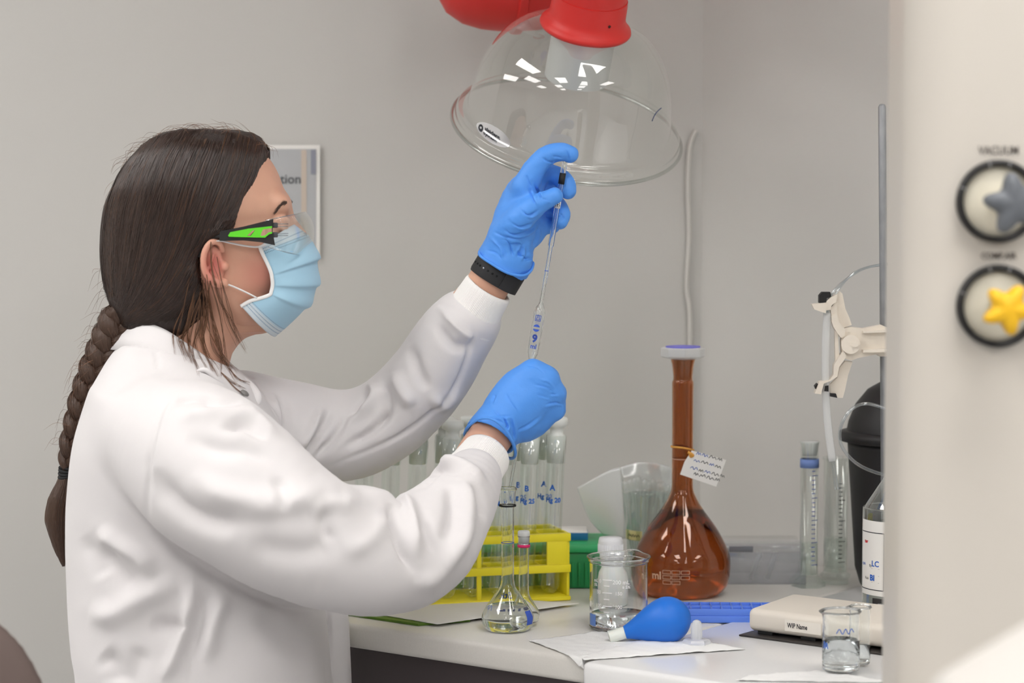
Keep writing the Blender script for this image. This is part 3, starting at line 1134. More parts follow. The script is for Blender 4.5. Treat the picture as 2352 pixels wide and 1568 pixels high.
def sheet(rows, th, sub=8):
    """Curved cloth sheet from rows of 3-D points, given thickness."""
    g = [smooth_path(np.array(r), sub * (len(r) - 1) + 1) for r in rows]
    g = np.array(g)
    g = np.array([smooth_path(g[:, j], sub * (len(rows) - 1) + 1) for j in range(g.shape[1])]).transpose(1, 0, 2)
    m, n = g.shape[:2]
    du, dv = np.gradient(g, axis=0), np.gradient(g, axis=1)
    N = np.cross(du, dv)
    N /= np.linalg.norm(N, axis=2)[:, :, None] + 1e-12
    A, Bk = (g + N * th / 2).reshape(-1, 3), (g - N * th / 2).reshape(-1, 3)
    V = np.vstack([A, Bk])
    Fc = []
    o = m * n
    for i in range(m - 1):
        for j in range(n - 1):
            a, b, c, d = i * n + j, i * n + j + 1, (i + 1) * n + j + 1, (i + 1) * n + j
            Fc += [[a, b, c, d], [o + d, o + c, o + b, o + a]]
    rim = [j for j in range(n)] + [i * n + n - 1 for i in range(1, m)] + [(m - 1) * n + j for j in range(n - 2, -1, -1)] + [i * n for i in range(m - 2, 0, -1)]
    for a, b in zip(rim, rim[1:] + rim[:1]):
        Fc.append([b, a, o + a, o + b])
    uv = np.array([(j / (n - 1), i / (m - 1)) for i in range(m) for j in range(n)] * 2)
    V, Fc = np.array(V), Fc
    return V, Fc, uv


# rolled front edges of the open throat
mesh('front_edge', *tube([W(440, 862, 2.715), W(458, 852, 2.700), W(474, 851, 2.698), W(494, 868, 2.702), W(520, 890, 2.714), W(545, 908, 2.728), W(566, 922, 2.745), W(580, 934, 2.765)], [.001, .0045, .006, .006, .006, .006, .005, .002], n=14, m=40, flat=.55), M_COAT, coat)
mesh('front_edge', *tube([W(520, 842, 2.835), W(548, 862, 2.815), W(574, 884, 2.795), W(589, 904, 2.782), W(590, 922, 2.772), W(578, 934, 2.765)], [.001, .005, .006, .006, .005, .002], n=14, m=36, flat=.55), M_COAT, coat)
M_SNAP = mat('grey snap', (120, 118, 116), rough=.4)
for x, y, Y in ((562, 903, 2.732),):
    mesh('snap_fastener', *lathe([(0, .0024), (.003, .0022), (.0052, .001), (.0052, 0), (0, 0)], W(x, y, Y), axis=(.55, -.28, .80), n=20), M_SNAP, coat)

# ------------------------------------------------------------------ gloves
def glove_mesh(f, strokes, yr):
    V, Fq = f.mesh(1)
    V = V + vnormals(V, Fq) * (noise3(V, 45, 5) * .0007 + noise3(V * np.array([1, 1, 1.6]), 110, 2) * .0004)[:, None]
    V = folds(V, Fq, [(s_[0], s_[1] * 1.9, s_[2] * .62) for s_ in strokes], yr)
    V = folds(V, Fq, [([(x + 5, y + 4) for x, y in s_[0]], -s_[1] * 1.1, s_[2] * .7) for s_ in strokes], yr)
    return V, Fq


# upper hand (her left) steadying the top of the pipette
lo, hi = W(1070, 660, 2.93), W(1345, 315, 2.88)
f = Field((lo[0], 2.82, lo[2]), (hi[0], 3.00, hi[2]), 0.0013)
f.etube([(W(1145, 625, 2.905), S(63, 2.9), .034), (W(1152, 612, 2.905), S(63, 2.9), .034), (W(1160, 596, 2.905), S(64, 2.9), .034), (W(1166, 575, 2.905), S(58, 2.9), .032), (W(1178, 535, 2.905), S(54, 2.9), .031), (W(1188, 495, 2.907), S(52, 2.9), .032), (W(1202, 450, 2.91), S(45, 2.9), .033), (W(1213, 425, 2.912), S(34, 2.9), .031)], .004, m=22)
f.chain([W(1205, 430, 2.885), W(1228, 388, 2.884), W(1256, 357, 2.884), W(1292, 349, 2.885), W(1309, 354, 2.886)], [.0155, .0135, .0118, .0108, .0102], .008, m=18)
f.chain([W(1212, 440, 2.905), W(1245, 402, 2.912), W(1276, 402, 2.912), W(1298, 420, 2.904), W(1304, 438, 2.899)], [.0145, .0120, .0112, .0115, .0105], .006, m=18)
f.chain([W(1215, 470, 2.922), W(1250, 462, 2.930), W(1280, 470, 2.926), W(1290, 490, 2.908), W(1286, 508, 2.900)], [.0135, .0112, .0105, .0105, .0095], .005, m=18)
f.chain([W(1205, 500, 2.933), W(1235, 505, 2.942), W(1262, 512, 2.938), W(1270, 520, 2.922)], [.012, .010, .0095, .0085], .005, m=14)
f.chain([W(1160, 545, 2.890), W(1185, 512, 2.876), W(1215, 483, 2.868), W(1245, 464, 2.8655), W(1274, 450, 2.868)], [.018, .0175, .0150, .0122, .0098], .010, m=18)
f.ell(W(1225, 520, 2.918), (.016, .014, .024), .012)
f.ell(W(1248, 432, 2.926), (.016, .010, .018), .008)
f.ell(W(1252, 486, 2.938), (.014, .010, .016), .008)
f.etube([(W(1148, 640, 2.905), S(56, 2.9), .028), (W(1160, 596, 2.905), S(56, 2.9), .0285), (W(1170, 566, 2.905), S(46, 2.9), .025)], .002, mode='cut')
f.cut_half(W(1152, 617, 2.905), W(1098, 660, 2.905) - W(1130, 606, 2.905))
GS = [
    ([(1155, 525), (1180, 540), (1215, 530), (1235, 505)], -1.4, 4), ([(1172, 510), (1195, 522), (1225, 512)], -1.1, 4), ([(1195, 480), (1215, 495), (1240, 480)], -1.2, 4),
    ([(1215, 430), (1225, 455), (1232, 470)], -1.4, 4), ([(1225, 420), (1240, 445), (1245, 455)], -1.2, 4), ([(1208, 400), (1222, 430)], -1, 4),
    ([(1245, 362), (1262, 372), (1285, 372)], -1.2, 4), ([(1302, 345), (1306, 358), (1304, 366)], -1, 3), ([(1268, 358), (1290, 362)], -.8, 3),
    ([(1110, 590), (1140, 618), (1190, 630)], 1.6, 5), ([(1125, 545), (1150, 570), (1155, 595)], 1.3, 5), ([(1150, 545), (1170, 560), (1180, 590)], -1.6, 6), ([(1165, 555), (1195, 560), (1180, 590)], 1.4, 5),
    ([(1185, 575), (1205, 590), (1222, 598)], -2.2, 6), ([(1200, 560), (1205, 580), (1195, 600)], 1.4, 6), ([(1130, 530), (1160, 545), (1200, 548)], -1.0, 5), ([(1120, 575), (1140, 582), (1160, 600)], -1.2, 4),
    ([(1235, 520), (1232, 545), (1222, 570)], -1.3, 5), ([(1245, 455), (1262, 462)], -.8, 3), ([(1285, 490), (1298, 500)], -1, 3), ([(1280, 505), (1292, 492)], .8, 3),
]
gV, gF = glove_mesh(f, GS, None)
mesh('glove', gV, gF, M_GLOVE, person)
# rolled rim of that glove
rimc = [(1101, 578, 2.898), (1104, 588, 2.882), (1130, 606, 2.872), (1165, 626, 2.870), (1200, 633, 2.878), (1219, 622, 2.895), (1224, 603, 2.912), (1205, 612, 2.930), (1160, 604, 2.940), (1120, 583, 2.928), (1101, 578, 2.898)]
mesh('glove_rim', *tube([W(*q) for q in rimc], .0018, n=8, m=60, cap=False), M_GLOVE, person)

# lower hand (her right) closed round the pipette
lo, hi = W(1040, 1080, 2.86), W(1320, 815, 2.86)
f = Field((lo[0], 2.77, lo[2]), (hi[0], 2.98, hi[2]), 0.0013)
f.etube([(W(1122, 1010, 2.838), S(62, 2.84), .037), (W(1138, 982, 2.842), S(57, 2.84), .034), (W(1155, 960, 2.845), S(56, 2.845), .031), (W(1180, 935, 2.848), S(66, 2.85), .030), (W(1205, 910, 2.851), S(68, 2.85), .029), (W(1222, 893, 2.853), S(58, 2.85), .027)], .004, m=22)
kn = [((1222, 856), 2.846), ((1254, 872), 2.848), ((1271, 905), 2.853), ((1272, 940), 2.860)]
tip = [((1208, 868), 2.900), ((1222, 890), 2.905), ((1232, 915), 2.905), ((1232, 945), 2.902)]
for i, (((kx, ky), kY), ((tx, ty), tY)) in enumerate(zip(kn, tip)):
    r = [.0135, .0135, .0128, .0115][i]
    f.chain([W(kx - 35, ky + 42 - i * 9, kY + .004), W(kx, ky, kY), W(kx + 2, ky + 3, kY + .028), W(kx - 6, ky + 6, kY + .048), W(tx, ty, tY)], [r * 1.15, r * 1.15, r, r * .95, r * .9], .009, m=20)
f.chain([W(1150, 985, 2.872), W(1182, 930, 2.885), W(1205, 886, 2.893), W(1222, 866, 2.894)], [.018, .016, .0135, .0110], .010, m=16)
f.ell(W(1215, 960, 2.868), (.026, .018, .024), .015)
f.ell(W(1195, 975, 2.855), (.022, .02, .02), .015)
f.etube([(W(1105, 1040, 2.835), S(58, 2.84), .034), (W(1126, 1004, 2.838), S(56, 2.84), .0335), (W(1142, 978, 2.842), S(46, 2.84), .027)], .002, mode='cut')
f.cut_half(W(1117, 1000, 2.838), W(1116, 1044, 2.82) - W(1165, 960, 2.845))
GS = [
    ([(1160, 900), (1175, 925), (1190, 945)], -.8, 4), ([(1225, 882), (1255, 890), (1275, 905)], -1.0, 4), ([(1240, 870), (1262, 880), (1280, 900)], 1.0, 5), ([(1210, 838), (1235, 845), (1255, 860)], -.9, 4),
    ([(1125, 960), (1150, 965), (1165, 985), (1180, 1010)], 1.4, 6), ([(1155, 955), (1165, 975), (1160, 990)], -1.4, 4), ([(1172, 955), (1180, 985), (1182, 1015)], -1.2, 5), ([(1135, 940), (1150, 955), (1175, 955)], -1.0, 4),
    ([(1250, 930), (1275, 925), (1290, 930)], -.9, 4), ([(1262, 905), (1280, 905)], -.8, 3), ([(1185, 990), (1215, 975), (1240, 955)], -.8, 5), ([(1130, 925), (1138, 905)], -.9, 4), ([(1230, 905), (1260, 915)], -.6, 4),
]
gV, gF = glove_mesh(f, GS, None)
mesh('glove', gV, gF, M_GLOVE, person)
rimc = [(1067, 996, 2.845), (1075, 980, 2.822), (1100, 962, 2.804), (1130, 962, 2.798), (1160, 985, 2.799), (1180, 1020, 2.808), (1183, 1046, 2.825), (1170, 1052, 2.850), (1145, 1035, 2.872), (1100, 1005, 2.872), (1072, 1004, 2.858), (1067, 996, 2.845)]
mesh('glove_rim', *tube([W(*q) for q in rimc], .0018, n=8, m=60, cap=False), M_GLOVE, person)

# ------------------------------------------------------------------ wrist watch strap
M_STRAP = mat('black rubber strap', (38, 38, 40), rough=0.6)
wc = W(1141, 628, 2.9065)
w = W(1165, 590, 2.905) - W(1118, 668, 2.908)
w /= np.linalg.norm(w)
v = np.array([0, 1.0, 0]) - w * w[1]
v /= np.linalg.norm(v)
u = np.cross(v, w)
V, Fc = [], []
n = 64
for r, h_ in ((1.0, -.0105), (1.06, -.0115), (1.09, -.008), (1.09, .008), (1.06, .0115), (1.0, .0105)):
    for i in range(n):
        a = 2 * math.pi * i / n
        V.append(wc + u * math.cos(a) * S(54, 2.9) * r + v * math.sin(a) * .0255 * r + w * (h_ - .003 * math.cos(a) * 0 - .0035 * math.sin(a) * (-1) * 0))
k = 6
for j in range(k):
    for i in range(n):
        q = (i + 1) % n
        a, b = j * n, ((j + 1) % k) * n
        Fc.append([a + i, a + q, b + q, b + i])
watch = mesh('watch', *recalc(V, Fc), M_STRAP, person, label='black rubber watch strap', sharp=40)


def strap_pt(a, h_, r=1.095):
    return wc + u * math.cos(a) * S(54, 2.9) * r + v * math.sin(a) * .0255 * r + w * h_


hb = MB()
for a in np.radians([-162, -148, -136, -111, -99, -88]):
    c = strap_pt(a, 0.0)
    hb.add(*lathe([(0, .0006), (.0013, .0006), (.0013, -.001)], c, axis=c - wc, n=12))
hb.build('strap_hole', mat('strap hole', (12, 12, 12), rough=.8), watch)
c = strap_pt(math.radians(-124), 0)
mesh('pin', *lathe([(0, .0012), (.0011, .0009), (.0015, 0), (.0015, -.001)], c, axis=c - wc, n=14), mat('steel pin', (190, 190, 190), rough=.25, metal=1), watch)
ov = MB()
V, Fc = [], []
aa = np.radians(np.linspace(-72, 20, 20))
for a in aa:
    for h_, r in ((-.0108, 1.09), (-.0108, 1.15), (.0108, 1.15), (.0108, 1.09)):
        V.append(strap_pt(a, h_, r))
for i in range(len(aa) - 1):
    for j in range(4):
        q = (j + 1) % 4
        Fc.append([i * 4 + j, i * 4 + q, i * 4 + 4 + q, i * 4 + 4 + j])
Fc += [[0, 1, 2, 3], [len(V) - 4 + j for j in (3, 2, 1, 0)]]
mesh('strap_loop', *recalc(V, Fc), M_STRAP, watch, sharp=40)
# ------------------------------------------------------------------ hair
lo = W(215, 800, YC)
hi = W(690, 285, YC)
f = Field((lo[0], YC - .11, lo[2]), (hi[0], YC + .11, hi[2]), 0.0022)
f.rows([(299, 425, 540, .018), (306, 378, 578, .042), (320, 346, 602, .058), (345, 318, 622, .070), (380, 285, 640, .078), (420, 262, 650, .083), (460, 248, 664, .0845),
        (500, 240, 668, .084), (550, 234, 664, .082), (600, 233, 640, .080), (650, 240, 600, .074), (690, 254, 560, .066), (725, 270, 525, .060), (755, 285, 490, .057), (785, 320, 450, .050), (800, 350, 420, .04)], YC, p=2.2)
# keep only what lies behind the hairline (a profile curve)
hl = np.array([(640, 280), (622, 345), (612, 372), (598, 408), (580, 440), (566, 470), (553, 505), (540, 535), (512, 548), (482, 556), (472, 585), (474, 622), (486, 652), (494, 690), (480, 740), (440, 800)], float)
hz = np.array([W(x, y, YC)[2] for x, y in hl])[::-1]
hx = np.array([W(x, y, YC)[0] for x, y in hl])[::-1]
sl, X, Y, Z = f.sub(f.lo, f.lo + f.h * f.n, 0)
d = (X - np.interp(Z.ravel(), hz, hx)[None, None, :]) * .85 + 0 * Y
f.put(sl, d.astype(np.float32), .016, 'cut')
hV, hF = f.mesh(3)
hN = vnormals(hV, hF)
hp = np.column_stack([hV[:, 0] * 130 + noise3(hV, 12, 4) * 1.5, hV[:, 1] * 130, hV[:, 2] * 9])
hV = hV + hN * (noise3(hp, 1.0, 1) * .0011 + noise3(hV, 22, 8) * .0018)[:, None]
hair = mesh('hair', hV, hF, M_HAIR, person)
HAIR_BVH = BVHTree.FromPolygons([tuple(v) for v in hV], hF.tolist())


def strand_mat(name, rgb, rough=.30):
    m = bpy.data.materials.new(name)
    m.use_nodes = True
    nt = m.node_tree
    b = nt.nodes['Principled BSDF']
    hi_ = nt.nodes.new('ShaderNodeHairInfo')
    mx = nt.nodes.new('ShaderNodeMix')
    mx.data_type = 'RGBA'
    c = lin(rgb)
    mx.inputs[6].default_value = tuple(v * .55 for v in c[:3]) + (1,)
    mx.inputs[7].default_value = tuple(v * 1.6 for v in c[:3]) + (1,)
    nt.links.new(hi_.outputs['Random'], mx.inputs[0])
    nt.links.new(mx.outputs[2], b.inputs['Base Color'])
    b.inputs['Roughness'].default_value = rough
    b.inputs['Specular IOR Level'].default_value = .55
    return m


M_STRAND = strand_mat('dark hair strands', (52, 39, 34))
M_STRAND_M = strand_mat('braid strands', (76, 53, 40))
M_STRAND_B = strand_mat('brown hair strands', (104, 72, 50))


def strands(name, paths, radius, material, parent):
    hc = bpy.data.hair_curves.new(name)
    hc.add_curves([len(p) for p in paths])
    P = np.vstack(paths).astype(np.float32)
    hc.attributes['position'].data.foreach_set('vector', P.ravel())
    r = hc.attributes.get('radius') or hc.attributes.new('radius', 'FLOAT', 'POINT')
    R = np.concatenate([radius * np.interp(np.linspace(0, 1, len(p)), [0, .7, 1], [1, .9, .3]) for p in paths]).astype(np.float32)
    r.data.foreach_set('value', R)
    hc.materials.append(material)
    o = bpy.data.objects.new(name, hc)
    COL.objects.link(o)
    o.parent = parent
    o.matrix_parent_inverse = WORLD[parent.name].inverted()
    WORLD[o.name] = Matrix.Identity(4)
    return o


G = [
    [(612, 348), (603, 395), (582, 440), (562, 485), (540, 520), (508, 550), (478, 590), (462, 660), (420, 730)],
    [(590, 326), (577, 385), (552, 445), (525, 500), (495, 545), (462, 600), (438, 660), (405, 705), (350, 735)],
    [(540, 308), (522, 375), (497, 445), (470, 515), (440, 580), (405, 640), (370, 690), (325, 722), (295, 738)],
    [(470, 300), (440, 360), (412, 440), (388, 520), (362, 600), (335, 660), (310, 700), (290, 725), (280, 745)],
    [(405, 304), (368, 360), (338, 440), (318, 520), (305, 600), (292, 655), (280, 700), (275, 725), (272, 745)],
    [(352, 322), (308, 385), (280, 455), (266, 530), (262, 600), (263, 650), (265, 690), (267, 720), (268, 745)],
    [(325, 340), (278, 405), (254, 475), (245, 545), (244, 610), (248, 655), (254, 690), (260, 720), (266, 745)],
]
G = [smooth_path(np.array(g, float), 16) for g in G]
paths, pathsb = [], []
for i in range(5200):
    s = random.random() ** .9 * (len(G) - 1)
    a = min(int(s), len(G) - 2)
    t = s - a
    g = G[a] * (1 - t) + G[a + 1] * t
    j = np.cumsum(rng.normal(0, 1.1, (16, 2)), 0) * .9
    amp = random.gauss(0, 4)
    g = g + j + np.array([amp, 0]) * np.sin(np.linspace(0, math.pi * random.uniform(1, 2.5), 16))[:, None]
    st_, en = random.randint(0, 5) if random.random() < .55 else 0, 16 if random.random() < .6 else random.randint(10, 15)
    off = random.uniform(.0002, .0026)
    pts = []
    for x, y in g[st_:en]:
        loc, nrm = hit(HAIR_BVH, x, y)
        if loc is None:
            if pts:
                break
            continue
        pts.append(loc + nrm * off)
    if len(pts) >= 4:
        pts = smooth_path(np.array(pts), 16)
        if i % 4 == 3:
            q = pts.copy()
            q[:, 1] = 2 * YC - q[:, 1]
            paths.append(q)
        (pathsb if random.random() < .05 else paths).append(pts)
strands('hair_strands', paths, .00030, M_STRAND, hair)
# loose locks over the ear and neck
loose = [
    ([(485, 560), (490, 620), (512, 690), (535, 750), (565, 805)], 10, 5), ([(472, 645), (470, 715), (462, 780), (492, 845)], 26, 9), ([(455, 670), (442, 735), (430, 790), (448, 845)], 26, 8),
    ([(468, 680), (478, 750), (502, 815), (535, 868)], 18, 8), ([(440, 700), (425, 760), (420, 800)], 22, 12), ([(488, 600), (505, 660), (520, 730), (545, 800)], 6, 5), ([(480, 640), (500, 720), (512, 790), (515, 850)], 14, 7),
    ([(520, 850), (545, 872), (570, 890)], 14, 6),
]
for ctl, nn, jit in loose:
    for q_ in range(int(nn * 1.6)):
        if q_ % 7 == 0:                       # a new wisp: its hairs run together
            wisp = np.array(ctl, float) + rng.normal(0, jit * 1.3, (1, 2)) + rng.normal(0, jit * .45, (len(ctl), 2))
        g = smooth_path(wisp + rng.normal(0, 1.0, (len(ctl), 2)) * np.linspace(.5, 2.4, len(ctl))[:, None], 18)
        pts, lastY = [], YC - .07
        for x, y in g:
            best = None
            for bv in (HEAD_BVH, COAT_BVH, HAIR_BVH, COLLAR_BVH):
                loc, nrm = hit(bv, x, y)
                if loc is not None and loc[1] < YC + .02 and (best is None or loc[1] < best):
                    best = loc[1]
            Yh = (best - .003 if best is not None else lastY)
            lastY = lastY * .6 + Yh * .4 if pts else Yh
            pts.append(W(x, y, min(lastY, Yh)))
        pathsb.append(np.array(pts))
# fly-away hairs round the crown and the braid
for _ in range(170):
    if random.random() < .6:
        a = random.uniform(0, 1)
        x0, y0 = smooth_path(np.array([(262, 480), (285, 390), (345, 325), (430, 302), (530, 302), (600, 330)], float), 50)[int(a * 49)]
        n_ = np.array([x0 - 440, y0 - 520.0])
        n_ /= np.linalg.norm(n_)
        t_ = np.array([-n_[1], n_[0]]) * random.choice((-1, 1))
        L = random.uniform(25, 80)
        q = [(x0, y0) - n_ * 8, (x0, y0) + n_ * random.uniform(2, 9) + t_ * L * .25, (x0, y0) + n_ * random.uniform(4, 16) + t_ * L * .65, (x0, y0) + n_ * random.uniform(-8, 14) + t_ * L]
    else:
        y0 = random.uniform(600, 1020)
        x0 = np.interp(y0, [600, 700, 760, 850, 950, 1020], [236, 258, 235, 195, 160, 148])
        L = random.uniform(20, 70)
        q = [(x0 + 8, y0), (x0 - L * .4, y0 + random.uniform(-20, 25)), (x0 - L * random.uniform(.5, 1), y0 + random.uniform(0, 60))]
    Y0 = YC + random.uniform(-.05, .05)
    pathsb.append(smooth_path(np.array([W(x, y, Y0) for x, y in q]), 10))
strands('loose_strands', pathsb, .00016, M_STRAND_B, hair)

# braid: three woven strands, tied off, with a loose tail
M_BRAID = mat('brown braid', (66, 46, 34), rough=0.5, bump=0.9, bscale=300, stretch=(1, 1, 0.2))
bc = smooth_path(np.array([(292, 722), (272, 765), (248, 810), (222, 858), (200, 910), (184, 965), (166, 1025), (154, 1078)], float), 80)
bw = np.interp(np.linspace(0, 1, 80), [0, .12, .3, .5, .75, .92, 1], [52, 52, 46, 38, 33, 26, 15])
T = np.gradient(bc, axis=0)
T /= np.linalg.norm(T, axis=1)[:, None]
Nn = np.column_stack([-T[:, 1], T[:, 0]])
mbr = MB()
bpaths = []
for s in range(3):
    ph = s * 2 * math.pi / 3
    tt = np.linspace(0, 2 * math.pi * 3.1, 80)
    cen, rad = [], []
    for i in range(80):
        o1 = math.sin(tt[i] + ph) * bw[i] * .55
        o2 = math.sin(2 * (tt[i] + ph)) * bw[i] * .38
        x, y = bc[i] + Nn[i] * o1
        cen.append(W(x, y, YC - .012 + S(o2, YC)))
        rad.append(S(bw[i] * .56, YC))
    cen = np.array(cen)
    tv, tf = tube(cen, rad, n=18)
    mbr.add(tv, tf)
    # hairs lying along each woven strand
    for _ in range(260):
        a0 = random.uniform(0, 2 * math.pi)
        i0 = random.randint(0, 50)
        i1 = min(79, i0 + random.randint(16, 40))
        pts = []
        for k_ in range(i0, i1, 2):
            a1 = a0 + (k_ - i0) * .02
            vv = np.array(tv[k_ * 18 + int(a1 / (2 * math.pi) * 18) % 18])
            pts.append(cen[k_] + (vv - cen[k_]) * random.uniform(1.01, 1.05))
        if len(pts) > 3:
            bpaths.append(smooth_path(np.array(pts), 14))
tail = smooth_path(np.array([(154, 1078), (150, 1110), (140, 1150), (134, 1195), (138, 1245), (146, 1300)], float), 24)
tr = np.interp(np.linspace(0, 1, 24), [0, .15, .4, .6, .85, 1], [14, 18, 30, 30, 17, 3])
mbr.add(*tube([W(x, y, YC - .01) for x, y in tail], [S(r, YC) for r in tr], n=18))
for _ in range(420):
    a0, rr = random.uniform(0, 2 * math.pi), random.uniform(.8, 1.06)
    n1 = random.randint(17, 24)
    pts = [W(x + math.cos(a0) * r * rr, y + random.uniform(-2, 2), YC - .01 + S(math.sin(a0) * r * rr, YC)) for (x, y), r in zip(tail[:n1], tr)]
    bpaths.append(np.array(pts))
braid = mbr.build('braid', M_BRAID, person)
strands('braid_strands', bpaths, .00022, M_STRAND_M, braid)
tb_ = MB()
for i in range(4):
    y = 1074 + i * 7
    c = np.array(W(154 - i * .5, y, YC - .01))
    ringp = [c + np.array([S(16, YC) * math.cos(a), S(15, YC) * math.sin(a), .001 * math.sin(a * 2 + i)]) for a in np.linspace(0, 2 * math.pi, 28)]
    tb_.add(*tube(ringp, .0021, n=8, cap=False))
tb_.build('hair_tie', mat('black elastic', (24, 24, 26), rough=.7), person)

# ------------------------------------------------------------------ eyebrow and eye
M_BROW = strand_mat('brow hairs', (74, 54, 46), .6)
bp = []
for s in (1, -1):
    for _ in range(240 if s > 0 else 60):
        t_ = random.random()
        x, y = smooth_path(np.array([(634, 486), (643, 473), (653, 464), (659, 464)], float), 40)[int(t_ * 39)]
        x, y = x + random.gauss(0, .8), y + random.gauss(0, 1.5)
        loc, nrm = hit(HEAD_BVH, x, y)
        if loc is None:
            continue
        e, nrm2 = hit(HEAD_BVH, x - random.uniform(4, 8), y + random.uniform(2, 7))
        if e is None:
            continue
        q = np.array([loc + nrm * .0004, (loc + e) / 2 + nrm * .0009, e + nrm * .0006])
        if s < 0:
            q[:, 1] = 2 * YC - q[:, 1]
        bp.append(q)
strands('eyebrow', bp, .00014, M_BROW, person)
M_EYE = mat('eye white', (225, 220, 215), rough=.15)
M_IRIS = mat('iris', (60, 48, 40), rough=.2)
M_LASH = mat('lashes', (30, 24, 22), rough=.7)
for s in (-1, 1):
    c = W(641, 515, YC + s * .031)
    ax = np.array([.95, s * .18, -.05])
    e = mesh('eye', *lathe([(0, -.0105)] + [(.0105 * math.sin(a), -.0105 * math.cos(a)) for a in np.linspace(.15, math.pi - .15, 16)] + [(0, .0105)], c, axis=ax, n=24), M_EYE, person)
    mesh('iris', *lathe([(0, .0108), (.003, .0105), (.0052, .0094), (.0052, .009)], c, axis=ax, n=20), M_IRIS, e)
    lash = []
    for a in np.linspace(-1.2, 1.2, 9):
        lash.append(c + np.array([.0095 * math.cos(a), s * .0098 * math.sin(a) + s * -.001, .0036 + .0012 * math.cos(a)]))
    mesh('eyelashes', *tube(lash, .0010, n=6, m=20), M_LASH, e)

# ------------------------------------------------------------------ face mask
Ed = np.array([(609, 561), (615, 576), (629, 604), (636, 622), (638, 634), (639, 645), (638, 655), (636, 663), (632, 671), (610, 679), (588, 685), (567, 697)], float)
Fr = np.array([(678, 514), (708, 540), (722, 565), (727, 586), (729, 612), (729, 640), (724, 668), (714, 690), (698, 712), (676, 735), (654, 755), (633, 773)], float)
hd = np.array([.058, .060, .062, .062, .062, .061, .060, .060, .060, .060, .060, .058])
nr, na = 90, 61
tt = np.linspace(0, 1, nr)
key = np.linspace(0, 1, len(Ed))
Es = smooth_path(Ed, nr)
Fs = smooth_path(Fr, nr)
hs = np.interp(tt, key, hd)
# pleats: raised folds that fan out from the side edge
ple = np.zeros(nr)
for c_, a_ in ((.30, .0045), (.50, .0045), (.70, .0050)):
    ple += a_ * np.where(tt < c_, np.exp(-((tt - c_) / .085) ** 2), np.exp(-((tt - c_) / .014) ** 2))
V, uv = [], []
for i in range(nr):
    for j in range(na):
        a = -math.pi / 2 + math.pi * j / (na - 1)
        c_ = math.cos(a)
        k_ = c_ ** .85
        # wrinkle of each pleat is strongest between edge and middle
        o = ple[i] * (.35 + .65 * math.sin(min(1, (1 - abs(a) / (math.pi / 2)) * 1.4) * math.pi * .5)) * np.clip(c_ * 5, 0, 1)
        x = Es[i, 0] + (Fs[i, 0] - Es[i, 0]) * k_
        y = Es[i, 1] + (Fs[i, 1] - Es[i, 1]) * k_
        q = W(x, y, YC) + np.array([o * c_, 0, 0])
        q = q + np.array([0, math.sin(a) * (hs[i] + o * .9), 0])
        # keep the screen position while moving sideways
        d_ = q - CAM
        V.append(q)
        uv.append((j / (na - 1), tt[i]))
V = np.array(V)
g = V.reshape(nr, na, 3)
du, dv = np.gradient(g, axis=0), np.gradient(g, axis=1)
N = np.cross(du, dv)
N /= np.linalg.norm(N, axis=2)[:, :, None] + 1e-12
A, Bk = g.reshape(-1, 3), (g + N * .0012 * (1 if (N[nr // 2, na // 2] @ np.array([-1, 0, 0])) > 0 else -1)).reshape(-1, 3)
Fc = []
o_ = nr * na
for i in range(nr - 1):
    for j in range(na - 1):
        a, b, c, d = i * na + j, i * na + j + 1, (i + 1) * na + j + 1, (i + 1) * na + j
        Fc += [[a, b, c, d], [o_ + d, o_ + c, o_ + b, o_ + a]]
rim = list(range(na)) + [i * na + na - 1 for i in range(1, nr)] + [(nr - 1) * na + j for j in range(na - 2, -1, -1)] + [i * na for i in range(nr - 2, 0, -1)]
for a, b in zip(rim, rim[1:] + rim[:1]):
    Fc.append([b, a, o_ + a, o_ + b])
M_MASK = bpy.data.materials.new('blue mask fabric')
M_MASK.use_nodes = True
nt = M_MASK.node_tree
b = nt.nodes['Principled BSDF']
b.inputs['Roughness'].default_value = .75
b.inputs['Sheen Weight'].default_value = .2
uvn = nt.nodes.new('ShaderNodeUVMap')
sp = nt.nodes.new('ShaderNodeSeparateXYZ')
nt.links.new(uvn.outputs[0], sp.inputs[0])
cr = nt.nodes.new('ShaderNodeValToRGB')
cr.color_ramp.interpolation = 'LINEAR'
el = cr.color_ramp.elements
blue, pale, dot = lin((178, 220, 243)), lin((222, 234, 242)), lin((128, 166, 196))
el[0].position, el[0].color = 0.0, pale
el[1].position, el[1].color = 1.0, pale
for p_, c_ in ((.075, pale), (.095, blue), (.90, blue), (.925, pale)):
    e = el.new(p_)
    e.color = c_
nt.links.new(sp.outputs['Y'], cr.inputs[0])
# embossed dotted seams along the top and bottom edge


def math_node(op, a, b_=None, c=None):
    n_ = nt.nodes.new('ShaderNodeMath')
    n_.operation = op
    for i_, v_ in enumerate((a, b_, c)):
        if v_ is None:
            continue
        if isinstance(v_, (int, float)):
            n_.inputs[i_].default_value = v_
        else:
            nt.links.new(v_, n_.inputs[i_])
    return n_.outputs[0]


